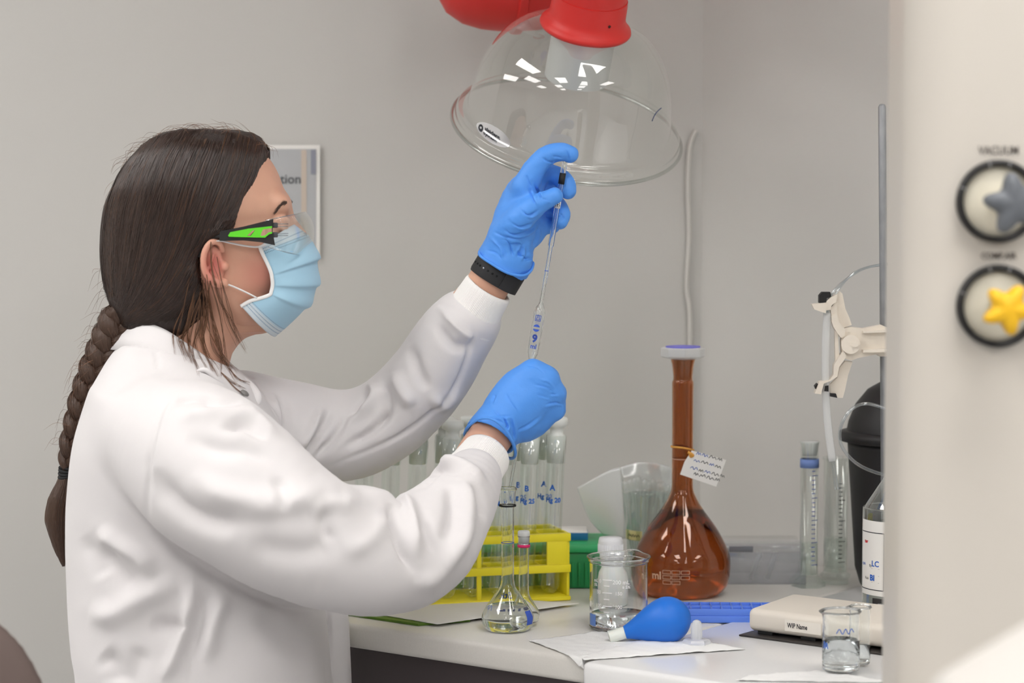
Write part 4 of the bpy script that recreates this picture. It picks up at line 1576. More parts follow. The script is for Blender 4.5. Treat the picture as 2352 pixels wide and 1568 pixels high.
dots = None
for v0 in (.055, .085, .103, .935, .96, .905):
    dy = math_node('ABSOLUTE', math_node('SUBTRACT', sp.outputs['Y'], v0))
    row = math_node('LESS_THAN', dy, .0042)
    fx = math_node('FRACT', math_node('MULTIPLY', sp.outputs['X'], 105.0))
    on = math_node('MULTIPLY', row, math_node('LESS_THAN', fx, .55))
    dots = on if dots is None else math_node('MAXIMUM', dots, on)
mx = nt.nodes.new('ShaderNodeMix')
mx.data_type = 'RGBA'
mx.inputs[7].default_value = dot
nt.links.new(dots, mx.inputs[0])
nt.links.new(cr.outputs[0], mx.inputs[6])
nt.links.new(mx.outputs[2], b.inputs['Base Color'])
tl = nt.nodes.new('ShaderNodeBsdfTranslucent')
nt.links.new(mx.outputs[2], tl.inputs['Color'])
mxs = nt.nodes.new('ShaderNodeMixShader')
mxs.inputs[0].default_value = .15
outn = nt.nodes['Material Output']
nt.links.new(b.outputs[0], mxs.inputs[1])
nt.links.new(tl.outputs[0], mxs.inputs[2])
nt.links.new(mxs.outputs[0], outn.inputs['Surface'])
mask = mesh('face_mask', np.vstack([A, Bk]), Fc, M_MASK, person, uv=uv + uv)
M_TRIM = mat('white mask trim', (240, 240, 240), rough=.8)
for s, j in ((-1, 0), (1, na - 1)):
    mesh('edge_trim', *tube(A.reshape(nr, na, 3)[:, j] + np.array([-.0005, s * .0006, 0]), .0022, n=8, flat=.6), M_TRIM, mask)
    yy = YC + s * .0665
    up = [W(609, 562, YC + s * .0600), W(590, 567, YC + s * .068), W(560, 564, YC + s * .0735), W(530, 558, YC + s * .0765), W(505, 553, YC + s * .080), W(480, 556, YC + s * .083)]
    lowr = [W(590, 684, YC + s * .0608), W(575, 676, YC + s * .063), W(550, 664, YC + s * .067), W(526, 654, YC + s * .072), W(505, 648, YC + s * .076), W(482, 640, YC + s * .079)]
    mesh('ear_loop', *tube(up, .0020, n=8, m=30, flat=.5), M_TRIM, mask)
    mesh('ear_loop', *tube(lowr, .0020, n=8, m=30, flat=.5), M_TRIM, mask)

# ------------------------------------------------------------------ safety glasses
M_BLACK = mat('black plastic', (30, 29, 30), rough=.55)
M_GREEN = mat('green plastic', (98, 214, 44), rough=.4)
M_LENS = thin('clear lens', (250, 252, 252), refl=1.0, base=.05, rough=.01)
glasses = thing('safety_glasses', None, None, W(600, 560, YC))
del_keys = [k for k in ('label', 'category') if k in glasses]
glasses.parent = person
glasses.matrix_parent_inverse = WORLD['person'].inverted()
for s in (-1, 1):
    Yt = YC + s * .0845
    th = (0, s * .0035, 0)
    arm_o = [(505, 531), (560, 520), (628, 503), (626, 530), (632, 563), (600, 556), (560, 552), (505, 553)]
    hole1, hole2 = [(566, 541), (580, 529), (586, 528), (575, 541)], [(598, 541), (604, 526), (625, 523), (625, 534), (617, 536), (609, 542)]
    P3 = lambda L, Yq: [W(x, y, Yq) for x, y in L]
    arm = mesh('temple_arm', *prism(P3(arm_o, Yt), th, [P3(hole1, Yt), P3(hole2, Yt)]), M_BLACK, glasses, smooth=False)
    go = [(524, 541), (529, 533), (570, 525), (625, 519), (625, 523.5), (604, 527), (598, 541), (603, 541.5), (610, 540), (617, 533.5), (625, 532), (625, 536), (618, 538), (609, 545.5), (560, 544.5), (526, 543.5)]
    gh = [[(567, 541.5), (580, 529.5), (586, 528.5), (576, 541.5)]]
    Yg = Yt + s * .0035
    mesh('green_insert', *prism(P3(go, Yg), (0, s * .0012, 0), [P3(gh[0], Yg)]), M_GREEN, arm, smooth=False, label='bright green insert')
    ear_pts = [W(512, 541, Yt), W(490, 546, Yt - s * .006), W(470, 560, Yt - s * .010), W(458, 590, Yt - s * .012)]
    mesh('ear_hook', *tube(ear_pts, [.0045, .004, .0035, .003], n=10, m=14, flat=.6), M_BLACK, arm)
Eg = np.array([(626, 503), (625, 520), (627, 540), (632, 562)], float)
Fg = np.array([(697, 488), (713, 512), (716, 545), (703, 584)], float)
nr2, na2 = 16, 49
Es, Fs = smooth_path(Eg, nr2), smooth_path(Fg, nr2)
V = []
for i in range(nr2):
    for j in range(na2):
        a = -math.pi / 2 + math.pi * j / (na2 - 1)
        k_ = math.cos(a) ** .55
        notch = 0
        q = W(Es[i, 0] + (Fs[i, 0] - Es[i, 0]) * k_, Es[i, 1] + (Fs[i, 1] - Es[i, 1]) * k_, YC)
        V.append(q + np.array([0, math.sin(a) * .0835, 0]))
g = np.array(V).reshape(nr2, na2, 3)
du, dv = np.gradient(g, axis=0), np.gradient(g, axis=1)
N = np.cross(du, dv)
N /= np.linalg.norm(N, axis=2)[:, :, None] + 1e-12
V2_ = np.vstack([g.reshape(-1, 3), (g + N * .0018).reshape(-1, 3)])
Fc = []
o_ = nr2 * na2
for i in range(nr2 - 1):
    for j in range(na2 - 1):
        a, b_, c, d = i * na2 + j, i * na2 + j + 1, (i + 1) * na2 + j + 1, (i + 1) * na2 + j
        Fc += [[a, b_, c, d], [o_ + d, o_ + c, o_ + b_, o_ + a]]
rim = list(range(na2)) + [i * na2 + na2 - 1 for i in range(1, nr2)] + [(nr2 - 1) * na2 + j for j in range(na2 - 2, -1, -1)] + [i * na2 for i in range(nr2 - 2, 0, -1)]
for a, b_ in zip(rim, rim[1:] + rim[:1]):
    Fc.append([b_, a, o_ + a, o_ + b_])
lens = mesh('lens', V2_, Fc, M_LENS, glasses)
M_CLEARRIM = thin('clear plastic edge', (215, 220, 224), refl=1.2, base=.16, rough=.08)
top = g[0]
bot = g[-1]
mesh('lens_rim', *tube(top, .0007, n=6), M_CLEARRIM, lens)
mesh('lens_rim', *tube(bot, .0007, n=6), M_CLEARRIM, lens)
for s in (-1, 1):
    pins = MB()
    for y in (514, 520, 536, 541):
        pins.add(*tube([W(630, y, YC + s * .0845), W(662, y, YC + s * .0800)], .0007, n=6))
    pins.build('hinge_pins', M_CLEARRIM, lens)
    hb = MB()
    for y in (517, 539):
        hb.add(*box(W(632, y, YC + s * .084), (.006, .004, .006), bev=.001))
    hb.build('hinge', mat('grey hinge', (70, 70, 74), rough=.5), lens)
    mesh('nose_pad', *sheet([[W(695, 536, YC + s * .014), W(703, 534, YC + s * .011)], [W(697, 560, YC + s * .019), W(706, 558, YC + s * .015)], [W(699, 582, YC + s * .022), W(703, 582, YC + s * .019)]], .0022)[:2], M_CLEARRIM, lens)
# ------------------------------------------------------------------ glassware materials
M_GLASS = mat('clear glass', (252, 254, 254), rough=0.0, trans=1.0, ior=1.47)
M_WATER = mat('water', (252, 254, 255), rough=0.0, trans=1.0, ior=1.33)
M_TGLASS = thin('thin glass', (244, 248, 246), refl=1.3, base=.05)
M_TGLASS2 = thin('thin tube glass', (248, 251, 249), refl=1.5, base=.07)
M_AMBER = mat('amber glass', (212, 156, 112), rough=0.0, trans=1.0, ior=1.47)
M_AMBERL = mat('liquid in amber flask', (240, 222, 200), rough=0.0, trans=1.0, ior=1.33)
M_FROST = thin('frosted glass', (246, 248, 246), refl=1.0, base=.05, rough=.35, milky=.88)
M_MILKY = thin('milky plastic', (246, 247, 248), refl=.8, base=.02, rough=.3, milky=.75)
M_BAG = thin('plastic bag', (248, 250, 250), refl=1.0, base=.06, rough=.15, milky=.5)
M_PRINTW = mat('white print', (245, 245, 245), rough=.6)
M_PRINTB = mat('blue print', (58, 92, 190), rough=.6)
M_INK = mat('blue marker ink', (40, 96, 190), rough=.6)
M_INKD = mat('dark ink', (34, 36, 44), rough=.7)


def wallprof(prof, t, base=None):
    """Outer profile (r, h) from bottom centre to the rim -> closed profile with an inner wall t inside it."""
    p = np.array(prof, float)
    inner = []
    for i in range(len(p) - 1, -1, -1):
        r, h = p[i]
        a = p[max(i - 1, 0)]
        b = p[min(i + 1, len(p) - 1)]
        d = b - a
        d /= np.linalg.norm(d) + 1e-9
        q = np.array([r, h]) + np.array([-d[1], d[0]]) * t
        if q[0] > 1e-4:
            inner.append((q[0], max(q[1], t if base is None else base)))
    return [tuple(v) for v in p] + inner + [(0, t if base is None else base)]


def densify(prof, n):
    p = np.array(prof, float)
    return [tuple(q) for q in np.maximum(smooth_path(p, n), [0, -9])]


def pxprof(rows, Y, ybase):
    """(y, half width) rows in photo pixels at distance Y -> (r, h) profile."""
    return [(S(w_, Y), S(ybase - y, Y) * 1.003) for y, w_ in rows]


def ringband(c, r, z0, z1, t, n=48):
    return lathe([(r, z0), (r + t, z0), (r + t, z1), (r, z1)], c, n=n, closed=True)


def inside(prof, h, t=.0012):
    """Liquid filling a vessel of outer profile prof (dense) to height h."""
    k = len(prof)
    inner = wallprof(prof, t)[k:-1][::-1]          # the inner wall, from the bottom up
    inner = [(r, z) for r, z in inner if z >= t * .99]
    o = np.array(inner)
    rh = float(np.interp(h, o[:, 1], o[:, 0]))
    return [(0, t)] + [(r, z) for r, z in inner if z < h] + [(rh, h), (0, h)]


# ------------------------------------------------------------------ volumetric flask in front
c = PB(1166, 1447) + np.array([0, 0, .0004])
Yf = c[1]
rows_ = [(1450, 0), (1450, 44), (1448, 49), (1440, 56), (1428, 60), (1415, 60), (1400, 53), (1385, 43), (1368, 31.5), (1355, 22), (1346, 17.5), (1338, 16), (1325, 15), (1250, 15), (1180, 15), (1164, 15.5), (1156, 18), (1140, 18.5), (1126, 20), (1122, 22), (1119, 21.5), (1118, 19.5)]
pr = pxprof(rows_, Yf, 1450)
dn = pr[:2] + densify(pr[2:], 60)
fl = thing('volumetric_flask', 'small clear volumetric flask half filled with water, pipette tip in its neck', 'flask', c)
flb = mesh('flask_body', *recalc(*lathe(wallprof(dn, .0011, .0016), c, n=64)), M_GLASS, fl)
lv = S(1450 - 1392, Yf)
mesh('water', *recalc(*lathe(inside(dn, lv, .00105), c, n=64)), M_WATER, fl)
mesh('marker_ring', *ringband(c, S(18.6, Yf), S(1450 - 1161, Yf), S(1450 - 1157, Yf), .0007), mat('black band', (26, 26, 28), rough=.6), fl)
mesh('graduation_ring', *ringband(c, S(15.1, Yf), S(1450 - 1246, Yf), S(1450 - 1244.5, Yf), .0001), M_PRINTB, fl)


def prof_r(dn, h):
    a = np.array(dn[2:])
    o = np.argsort(a[:, 1])
    return float(np.interp(h, a[o, 1], a[o, 0]))


def flask_map(c, dn, ang, z, off=.0003):
    return lambda x, y: (c[0] + (prof_r(dn, z + y) + off) * math.sin(ang + x / prof_r(dn, z)), c[1] - (prof_r(dn, z + y) + off) * math.cos(ang + x / prof_r(dn, z)), c[2] + z + y)


tb = MB()
text_on(tb, '50mL', .0115, flask_map(c, dn, math.radians(168), S(28, Yf)), bold=.0002)
text_on(tb, 'AS 20°C', .005, flask_map(c, dn, math.radians(168), S(44, Yf)))
tb.build('print', M_PRINTB, fl, smooth=False)
tb = MB()
text_on(tb, 'Stk', .012, flask_map(c, dn, math.radians(186), S(74, Yf)), bold=.0003)
tb.build('handwriting', M_INK, fl, smooth=False)
tb = MB()
scribble(tb, flask_map(c, dn, math.radians(-74), S(57, Yf)), .012, .0075, .00035, seed=3)
tb.build('handwriting', M_INK, fl, smooth=False)
mesh('blue_patch', *sheet([[flask_map(c, dn, math.radians(a), S(h_, Yf))(0, 0) for a in (48, 60, 72)] for h_ in (18, 34, 50)], .0003)[:2], M_PRINTB, fl)

# smaller flask just behind it, stoppered, with a pink ring
c2 = PB(1203, 1436) + np.array([0, 0, .0044])
Y2 = c2[1]
rows_ = [(1438, 0), (1438, 28), (1434, 35), (1424, 38), (1412, 35), (1395, 25), (1380, 16), (1368, 12.5), (1350, 12), (1262, 12), (1258, 13.5), (1245, 14), (1238, 14.5)]
pr2 = pxprof(rows_, Y2, 1438)
dn2 = pr2[:2] + densify(pr2[2:], 40)
f2 = thing('volumetric_flask', 'slim stoppered volumetric flask with a pink ring, behind the water-filled flask', 'flask', c2)
mesh('flask_body', *recalc(*lathe(wallprof(dn2, .0010, .0015), c2, n=48)), M_GLASS, f2)
mesh('stopper', *lathe([(0, S(180, Y2)), (S(11, Y2), S(180, Y2)), (S(12.5, Y2), S(200, Y2)), (S(14, Y2), S(203, Y2)), (S(14, Y2), S(211, Y2)), (S(12, Y2), S(213, Y2)), (0, S(213, Y2))], c2, n=36), M_FROST, f2)
mesh('pink_ring', *ringband(c2, S(13.2, Y2), S(1438 - 1263, Y2), S(1438 - 1256, Y2), .0008), mat('pink band', (226, 40, 110), rough=.5), f2)

# ------------------------------------------------------------------ beaker
cb = PB(1421, 1443) + np.array([0, 0, .0004])
Ybk = cb[1]
k_ = S(1, Ybk)
pr = [(0, 0), (58 * k_, 0), (63 * k_, 1.5 * k_), (66.5 * k_, 6 * k_), (67.5 * k_, 14 * k_), (67.5 * k_, 90 * k_), (67.5 * k_, 150 * k_), (68.5 * k_, 156 * k_), (71 * k_, 162 * k_), (74 * k_, 166 * k_), (74.5 * k_, 168.5 * k_), (73 * k_, 170 * k_)]
bk = thing('beaker', 'clear glass beaker with white graduations behind the blue rubber bulb', 'beaker', cb)
V, Fc = recalc(*lathe(wallprof(pr[:2] + densify(pr[2:], 40), .0016, .0022), cb, n=72))
V = np.array(V)
# pouring spout
dx, dy = V[:, 0] - cb[0], V[:, 1] - cb[1]
aa = np.arctan2(dy, dx)
w_ = np.exp(-((np.angle(np.exp(1j * (aa - math.radians(62))))) / .30) ** 2) * np.clip((V[:, 2] - cb[2] - 150 * k_) / (20 * k_), 0, 1) ** 1.5
V[:, 0] += np.cos(aa) * w_ * .007
V[:, 1] += np.sin(aa) * w_ * .007
V[:, 2] += w_ * .002
mesh('beaker_body', V, Fc, M_GLASS, bk)
mesh('water', *recalc(*lathe([(0, .0021), (60 * k_, .0021), (64.4 * k_, .006), (64.6 * k_, .019), (0, .019)], cb, n=64)), M_WATER, bk)
tb = MB()
rr = 67.5 * k_ + .0002
for y, a0, a1 in ((1326, -36, -16), (1340, -33, -21), (1356, -36, -16), (1371, -33, -21), (1387, -36, -16), (1401, -33, -21)):
    z = S(1449 - y, Ybk)
    aa = np.radians(np.linspace(a0, a1, 8))
    V, Fc = [], []
    for a in aa:
        for h_ in (-.0006, .0006):
            V.append((cb[0] + rr * math.sin(a), cb[1] - rr * math.cos(a), cb[2] + z + h_))
    for i in range(7):
        Fc.append([2 * i, 2 * i + 2, 2 * i + 3, 2 * i + 1])
    tb.add(V, Fc)
CM = lambda a, y: cyl_map((cb[0], cb[1]), rr, math.radians(a), cb[2] + S(1449 - y, Ybk))
for txt, a, y, sz in (('200 mL', 2, 1331, .0068), ('± 5%', 12, 1342, .0050), ('150', -3, 1357, .0058), ('100', -3, 1388, .0058), ('mL 0', -49, 1330, .0060), ('5%', -54, 1340, .0045), ('50', -45, 1356, .0060), ('100', -46, 1387, .0060)):
    text_on(tb, txt, sz, CM(a, y), bold=.0001)
tb.build('graduations', M_PRINTW, bk, smooth=False)
V, Fc, _ = sheet([[(cb[0] + (rr + .0002) * math.sin(a), cb[1] - (rr + .0002) * math.cos(a), cb[2] + z) for a in np.radians([-78, -66, -54])] for z in (.006, .014, .020)], .0003)
mesh('blue_refraction', V, Fc, mat('blue refraction', (110, 150, 226), rough=.5), bk)  # refracted image of the blue rack, painted as a patch on the glass

# ------------------------------------------------------------------ pipette
pa, pb_ = W(1300, 356, 2.886), W(1158, 1202, 2.886)
ax = (pb_ - pa)
Lp = np.linalg.norm(ax)
ax = ax / Lp
q = lambda y: (y - 356) / (1202 - 356) * Lp
K = S(1, 2.886)
out_p = [(3.2 * K, 0), (6.2 * K, .5 * K), (6.6 * K, 3 * K), (6.6 * K, q(562)), (4.6 * K, q(566)), (4.5 * K, q(690)), (5.5 * K, q(697)), (10 * K, q(704)), (13 * K, q(714)), (13.4 * K, q(730)), (13.4 * K, q(795)), (12 * K, q(808)), (6.5 * K, q(826)), (4.2 * K, q(836)), (4.2 * K, q(1080)), (3.2 * K, q(1150)), (2.0 * K, q(1202))]
in_p = [(1.0 * K, q(1202)), (1.6 * K, q(1150)), (2.0 * K, q(1080)), (2.0 * K, q(836)), (4.4 * K, q(826)), (9.8 * K, q(808)), (11.2 * K, q(795)), (11.2 * K, q(730)), (10.6 * K, q(716)), (8 * K, q(707)), (2.6 * K, q(695)), (2.4 * K, q(566)), (3.6 * K, q(560)), (3.6 * K, 2 * K)]
pip = thing('pipette', 'glass volumetric pipette held upright between both gloved hands', 'pipette', pb_)
V, Fc = lathe(out_p + in_p, pa, axis=ax, n=40, closed=True)
mesh('pipette_tube', *recalc(V, Fc), M_GLASS, pip, sharp=60)
U_, V_, A_ = frame_from(ax)


def pip_map(y, ang, r):
    """Lettering on the pipette; ang 0 faces the camera."""
    right = np.array([1.0, 0, 0])
    right -= A_ * (right @ A_)
    right /= np.linalg.norm(right)
    fro = np.cross(A_, right)
    if fro[1] > 0:
        fro = -fro
    c_ = pa + A_ * q(y)
    return lambda x, yy: c_ - A_ * yy + (right * math.sin(ang + x / r) + fro * math.cos(ang + x / r)) * r


def pip_band(y0, y1, r0, r1):
    return lathe([(r0, q(y0)), (r1, q(y0)), (r1, q(y1)), (r0, q(y1))], pa, axis=ax, n=36, closed=True)


mesh('black_band', *pip_band(397, 422, 6.65 * K, 7.2 * K), mat('black band', (26, 26, 28), rough=.6), pip)
mesh('white_band', *pip_band(461, 477, 6.65 * K, 7.0 * K), M_PAPER, pip)
tb = MB()
text_on(tb, 'B', .0080, pip_map(469, .25, 7.15 * K), bold=.00005)
text_on(tb, ')', .0080, pip_map(469, -.75, 7.15 * K), bold=.00005)
tb.build('lettering', M_INKD, pip, smooth=False)
mesh('graduation_ring', *pip_band(619, 620.5, 4.5 * K, 4.75 * K), M_PRINTB, pip)
tb = MB()
rb = 13.55 * K
text_on(tb, '9', .0125, pip_map(775, -.12, rb), bold=.0006)
text_on(tb, 'ml', .008, pip_map(793, -.12, rb), bold=.0002)
for y in (737.5, 740.5):
    text_on(tb, '----', .004, pip_map(y, -.1, rb))
tb.build('print', M_PRINTB, pip, smooth=False)
# round emblem with a pale bar, and the square flask emblem above it
em = MB()
for s in (1, -1):
    V, Fc = [], []
    mp = pip_map(750.5, -.12, rb)
    m = 14
    for i in range(m):
        t_ = -1 + 2 * i / (m - 1)
        x = .0044 * t_ * .93
        V.append(mp(x, s * .0013))
        V.append(mp(x, s * (.0013 + max(0, math.sqrt(max(0, .0044 ** 2 - x * x)) - .0013))))
    for i in range(m - 1):
        Fc.append([2 * i, 2 * i + 2, 2 * i + 3, 2 * i + 1])
    em.add(V, Fc)
mp = pip_map(728, -.1, rb)


def stroke(mb, mp, pts, w_=.0004):
    for (x0, y0), (x1, y1) in zip(pts[:-1], pts[1:]):
        d = np.array([x1 - x0, y1 - y0])
        n_ = np.array([-d[1], d[0]]) / (np.linalg.norm(d) + 1e-9) * w_
        mb.add([mp(x0 - n_[0], y0 - n_[1]), mp(x1 - n_[0], y1 - n_[1]), mp(x1 + n_[0], y1 + n_[1]), mp(x0 + n_[0], y0 + n_[1])], [[0, 1, 2, 3]])


u_ = .001
stroke(em, mp, [(-3.2 * u_, -3.4 * u_), (-3.2 * u_, 3.4 * u_), (3.2 * u_, 3.4 * u_), (3.2 * u_, -3.4 * u_), (-3.2 * u_, -3.4 * u_)])
stroke(em, mp, [(-.5 * u_, 4.6 * u_), (-.9 * u_, 1.0 * u_), (-2.2 * u_, -2.0 * u_), (2.2 * u_, -2.0 * u_), (1.0 * u_, 1.0 * u_), (.9 * u_, 3.2 * u_)])
em.build('emblem', M_PRINTB, pip, smooth=False)

# ------------------------------------------------------------------ rubber bulb
M_BULB = mat('blue rubber', (26, 112, 214), rough=.45)
zk = 1 / 6.03
Yb = PB(1512, 1475)[1]
base_z = ZB
n0 = W(1340 + 575 * zk, 1240 + 1278 * zk, Yb)
n1 = W(1340 + 1475 * zk, 1240 + 1012 * zk, Yb)
a_ = (n1 - n0)
La = np.linalg.norm(a_)
a_ = a_ / La
pr = [(0, 0), (92, 0), (98, 18), (112, 60), (152, 150), (222, 290), (285, 430), (322, 570), (322, 660), (290, 760), (225, 850), (135, 912), (60, 936), (0, 942)]
bulb = thing('pipette_bulb', 'blue rubber squeeze bulb with a white nozzle lying on the tissue', 'pipette filler', (*(n0 + a_ * La * .5)[:2], ZB))
u6 = S(zk, Yb)
mesh('bulb', *lathe([(0, 0)] + densify([(r * u6, h * u6 * La / (938 * u6)) for r, h in pr[1:]], 50), n0, axis=a_, n=64), M_BULB, bulb)
nz = np.array([[0, 14], [80, 14], [84, 0], [86, -60], [86, -190], [92, -215], [90, -232], [62, -234], [58, -200], [0, -198]], float) * u6
na_ = W(1340 + 350 * zk, 1240 + 1352 * zk, Yb - .002) - W(1340 + 590 * zk, 1240 + 1278 * zk, Yb)
na_ /= np.linalg.norm(na_)
mesh('nozzle', *recalc(*lathe([(r, -h) for r, h in nz], n0, axis=na_, n=36)), mat('white nozzle', (232, 236, 228), rough=.35, sss=.1), bulb, sharp=50)

# ------------------------------------------------------------------ plastic stopper standing on its head
cs = PB(1600, 1484)
ks = S(1, cs[1])
st_ = thing('stopper', 'translucent plastic stopper with blue inset, standing upside down on the tissue', 'stopper', cs)
mesh('base', *recalc(*lathe([(0, .001), (30 * ks, .001), (33 * ks, .002), (33 * ks, 12 * ks), (29 * ks, 17 * ks), (15 * ks, 18 * ks), (0, 18 * ks)], cs, n=6)), M_MILKY, st_, sharp=20)
mesh('blue_inset', *lathe([(0, .0015), (22 * ks, .0015), (22 * ks, 8 * ks), (0, 8 * ks)], cs, n=24), mat('lilac inset', (128, 140, 236), rough=.5), st_, sharp=40)
mesh('plug', *lathe([(12 * ks, 17 * ks), (13.5 * ks, 22 * ks), (12.5 * ks, 52 * ks), (9 * ks, 59 * ks), (4 * ks, 62 * ks), (0, 62 * ks)], cs, n=12), M_MILKY, st_, sharp=25)

# ------------------------------------------------------------------ tissue and papers on the bench
def bench_sheet(name, corners, label, cat, m, z=.0006, wr=.0012, n=44, seed=1, lift=None, th=.0004):
    P = [PB(*c) for c in corners]
    V = []
    for i in range(n):
        for j in range(n):
            s, t = i / (n - 1), j / (n - 1)
            p = (P[0] * (1 - s) + P[1] * s) * (1 - t) + (P[3] * (1 - s) + P[2] * s) * t
            V.append(p)
    V = np.array(V)
    nz_ = np.abs(noise3(V, 70, seed)) * wr + np.abs(noise3(V * np.array([1, 2, 1]), 150, seed + 3)) * wr * .5
    V[:, 2] = ZB + z + nz_
    if lift is not None:
        V = lift(V)
    A, Bt = V + [0, 0, th], V
    VV = np.vstack([A, Bt])
    Fc = []
    o = n * n
    for i in range(n - 1):
        for j in range(n - 1):
            a, b, c, d = i * n + j, i * n + j + 1, (i + 1) * n + j + 1, (i + 1) * n + j
            Fc += [[a, b, c, d], [o + d, o + c, o + b, o + a]]
    rim = list(range(n)) + [i * n + n - 1 for i in range(1, n)] + [(n - 1) * n + j for j in range(n - 2, -1, -1)] + [i * n for i in range(n - 2, 0, -1)]
    for a, b in zip(rim, rim[1:] + rim[:1]):
        Fc.append([b, a, o + a, o + b])
    return mesh(name, *recalc(VV, Fc), m, label=label, cat=cat)


M_TISSUE = mat('tissue', (244, 244, 243), rough=.9, bump=.3, bscale=900)


def drape(V):
    """The corner hanging over the bench edge bends down."""
    e = (V[:, :2] - P1) @ B
    over = np.clip(-(e + .002), 0, None)
    near2 = ((V[:, :2] - P2) @ E) < -.004
    V[:, 2] -= np.where(near2, over * 1.1, 0)
    sec2 = (((V[:, :2] - P2) @ E) > -.012) & (e > -.035)
    V[:, 2] += np.where(sec2, .0019, 0)
    V[:, :2] += np.where(near2, over * .5, 0)[:, None] * B
    return V


bench_sheet('paper_tissue', [(1215, 1473), (1343, 1521), (1712, 1496), (1440, 1443)], 'crinkled white tissue under the blue rubber bulb and the stopper', 'tissue', M_TISSUE, z=.0004, wr=.0016, lift=drape)
bench_sheet('paper_tissue', [(1690, 1568), (1720, 1556), (1880, 1545), (2060, 1572)], 'white tissue at the bench edge under the two small water beakers', 'tissue', M_TISSUE, z=.002, wr=.0014, seed=6)
bench_sheet('paper_sheet', [(842, 1413), (1005, 1441), (1330, 1392), (1060, 1375)], 'flat white sheet of paper in front of the yellow tube rack', 'paper', M_PAPER, z=.0036, wr=.0004, seed=9)
V, Fc = prism([(*PB(x, y)[:2], ZB + .0004) for x, y in ((790, 1410), (800, 1414), (960, 1438), (1080, 1428), (960, 1400))], (0, 0, .0028))
mesh('folder', V, Fc, mat('green folder', (96, 134, 40), rough=.5, mottle=.2, mscale=60), smooth=False, label='green plastic folder lying beneath the white paper at the bench edge', cat='folder')

# ------------------------------------------------------------------ amber flask
ca = PB(1566, 1364) + np.array([0, 0, .0004])
Ya = ca[1]
rows_ = [(1376, 0), (1376, 78), (1372, 88), (1360, 101), (1340, 109), (1318, 112), (1296, 112), (1275, 107.5), (1254, 98), (1232, 86), (1208, 70), (1185, 53), (1165, 40), (1150, 32), (1138, 27), (1125, 24.8), (1100, 24.5), (950, 24.5), (895, 25), (884, 24.5), (878, 22.5), (864, 23), (846, 25), (836, 27.5), (829, 28.5), (827, 27)]
pr = pxprof(rows_, Ya, 1376)
dna = pr[:2] + densify(pr[2:], 80)
af = thing('amber_flask', 'tall amber volumetric flask of brown liquid with a tag tied to its neck', 'flask', ca)
mesh('flask_body', *recalc(*lathe(wallprof(dna, .0015, .002), ca, n=80)), M_AMBER, af)
mesh('liquid', *recalc(*lathe(inside(dna, S(1376 - 1178, Ya), .00145), ca, n=80)), M_AMBERL, af)
ka = S(1, Ya)
sp_ = mesh('stopper', *recalc(*lathe([(0, S(1376 - 880, Ya)), (17 * ka, S(1376 - 880, Ya)), (21 * ka, S(1376 - 832, Ya)), (48 * ka, S(1376 - 826, Ya)), (51 * ka, S(1376 - 823, Ya)), (51 * ka, S(1376 - 806, Ya)), (48 * ka, S(1376 - 803, Ya)), (0, S(1376 - 803, Ya))], ca, n=8)), M_MILKY, af, sharp=30)
mesh('blue_insert', *lathe([(0, S(1376 - 803, Ya)), (40 * ka, S(1376 - 803, Ya)), (40 * ka, S(1376 - 800.5, Ya)), (0, S(1376 - 800.5, Ya))], ca, n=24), mat('violet inset', (120, 118, 214), rough=.5), sp_, sharp=40)
mesh('graduation_ring', *ringband(ca, 24.7 * ka, S(1376 - 1061.5, Ya), S(1376 - 1059.5, Ya), .0001), mat('pale ring', (190, 150, 130), rough=.6), af)
tb = MB()
FM = lambda a, y: flask_map(ca, dna, math.radians(a), S(1376 - y, Ya))
for i, (y, w_) in enumerate(((1308, 1), (1320, 1), (1332, 1))):
    for a in (-22, -11, 0):
        if i == 2 and a == 0:
            continue
        x0, x1 = -.0052, .0052
        fm = FM(a, y)
        stroke(tb, fm, [(x0, .0022), (x1, .0022), (x1, -.0022), (x0, -.0022), (x0, .0022)], .00025)
text_on(tb, 'ml', .014, FM(-35, 1318), bold=.0003)
tb.build('print', mat('faded white print', (206, 176, 150), rough=.7), af, smooth=False)
# rubber band and paper tag
M_BAND = mat('rubber band', (222, 160, 72), rough=.6)
bz = S(1376 - 1035, Ya)
bandp = [np.array(ca) + [25.4 * ka * math.sin(a), -25.4 * ka * math.cos(a), bz + .0022 * math.sin(a) * -1 + .001 * math.cos(2 * a)] for a in np.linspace(0, 2 * math.pi, 40)]
band = mesh('rubber_band', *tube(bandp, .0013, n=8, cap=False), M_BAND, af)
yt = Ya - 24.5 * ka - .003
mesh('knot', *tube([W(1580, 1038, yt), W(1588, 1042, yt - .001), W(1592, 1046, yt - .0005), W(1586, 1048, yt + .0005), W(1584, 1040, yt)], .0017, n=8, m=16), M_BAND, band)
tg = [(1589, 1034), (1668, 1056), (1645, 1117), (1562, 1089), (1572, 1060)]
yo = lambda x: yt - .002 + (x - 1562) / 106 * .012
tag_ = mesh('tag', *prism([W(x, y, yo(x)) for x, y in tg], (0, -.0006, 0)), M_PAPER, af, smooth=False)
d1 = W(1655, 1052, yo(1655)) - W(1589, 1034, yo(1589))
d1 /= np.linalg.norm(d1)
d2 = W(1589, 1034, yo(1589)) - W(1562, 1100, yo(1562))
d2 -= d1 * (d1 @ d2)
d2 /= np.linalg.norm(d2)
tdk, tbl = MB(), MB()
lines = [((1600, 1040), 'bbdd'), ((1594, 1056), 'bdbd'), ((1586, 1073), 'bdbdd'), ((1594, 1087), 'dddd')]
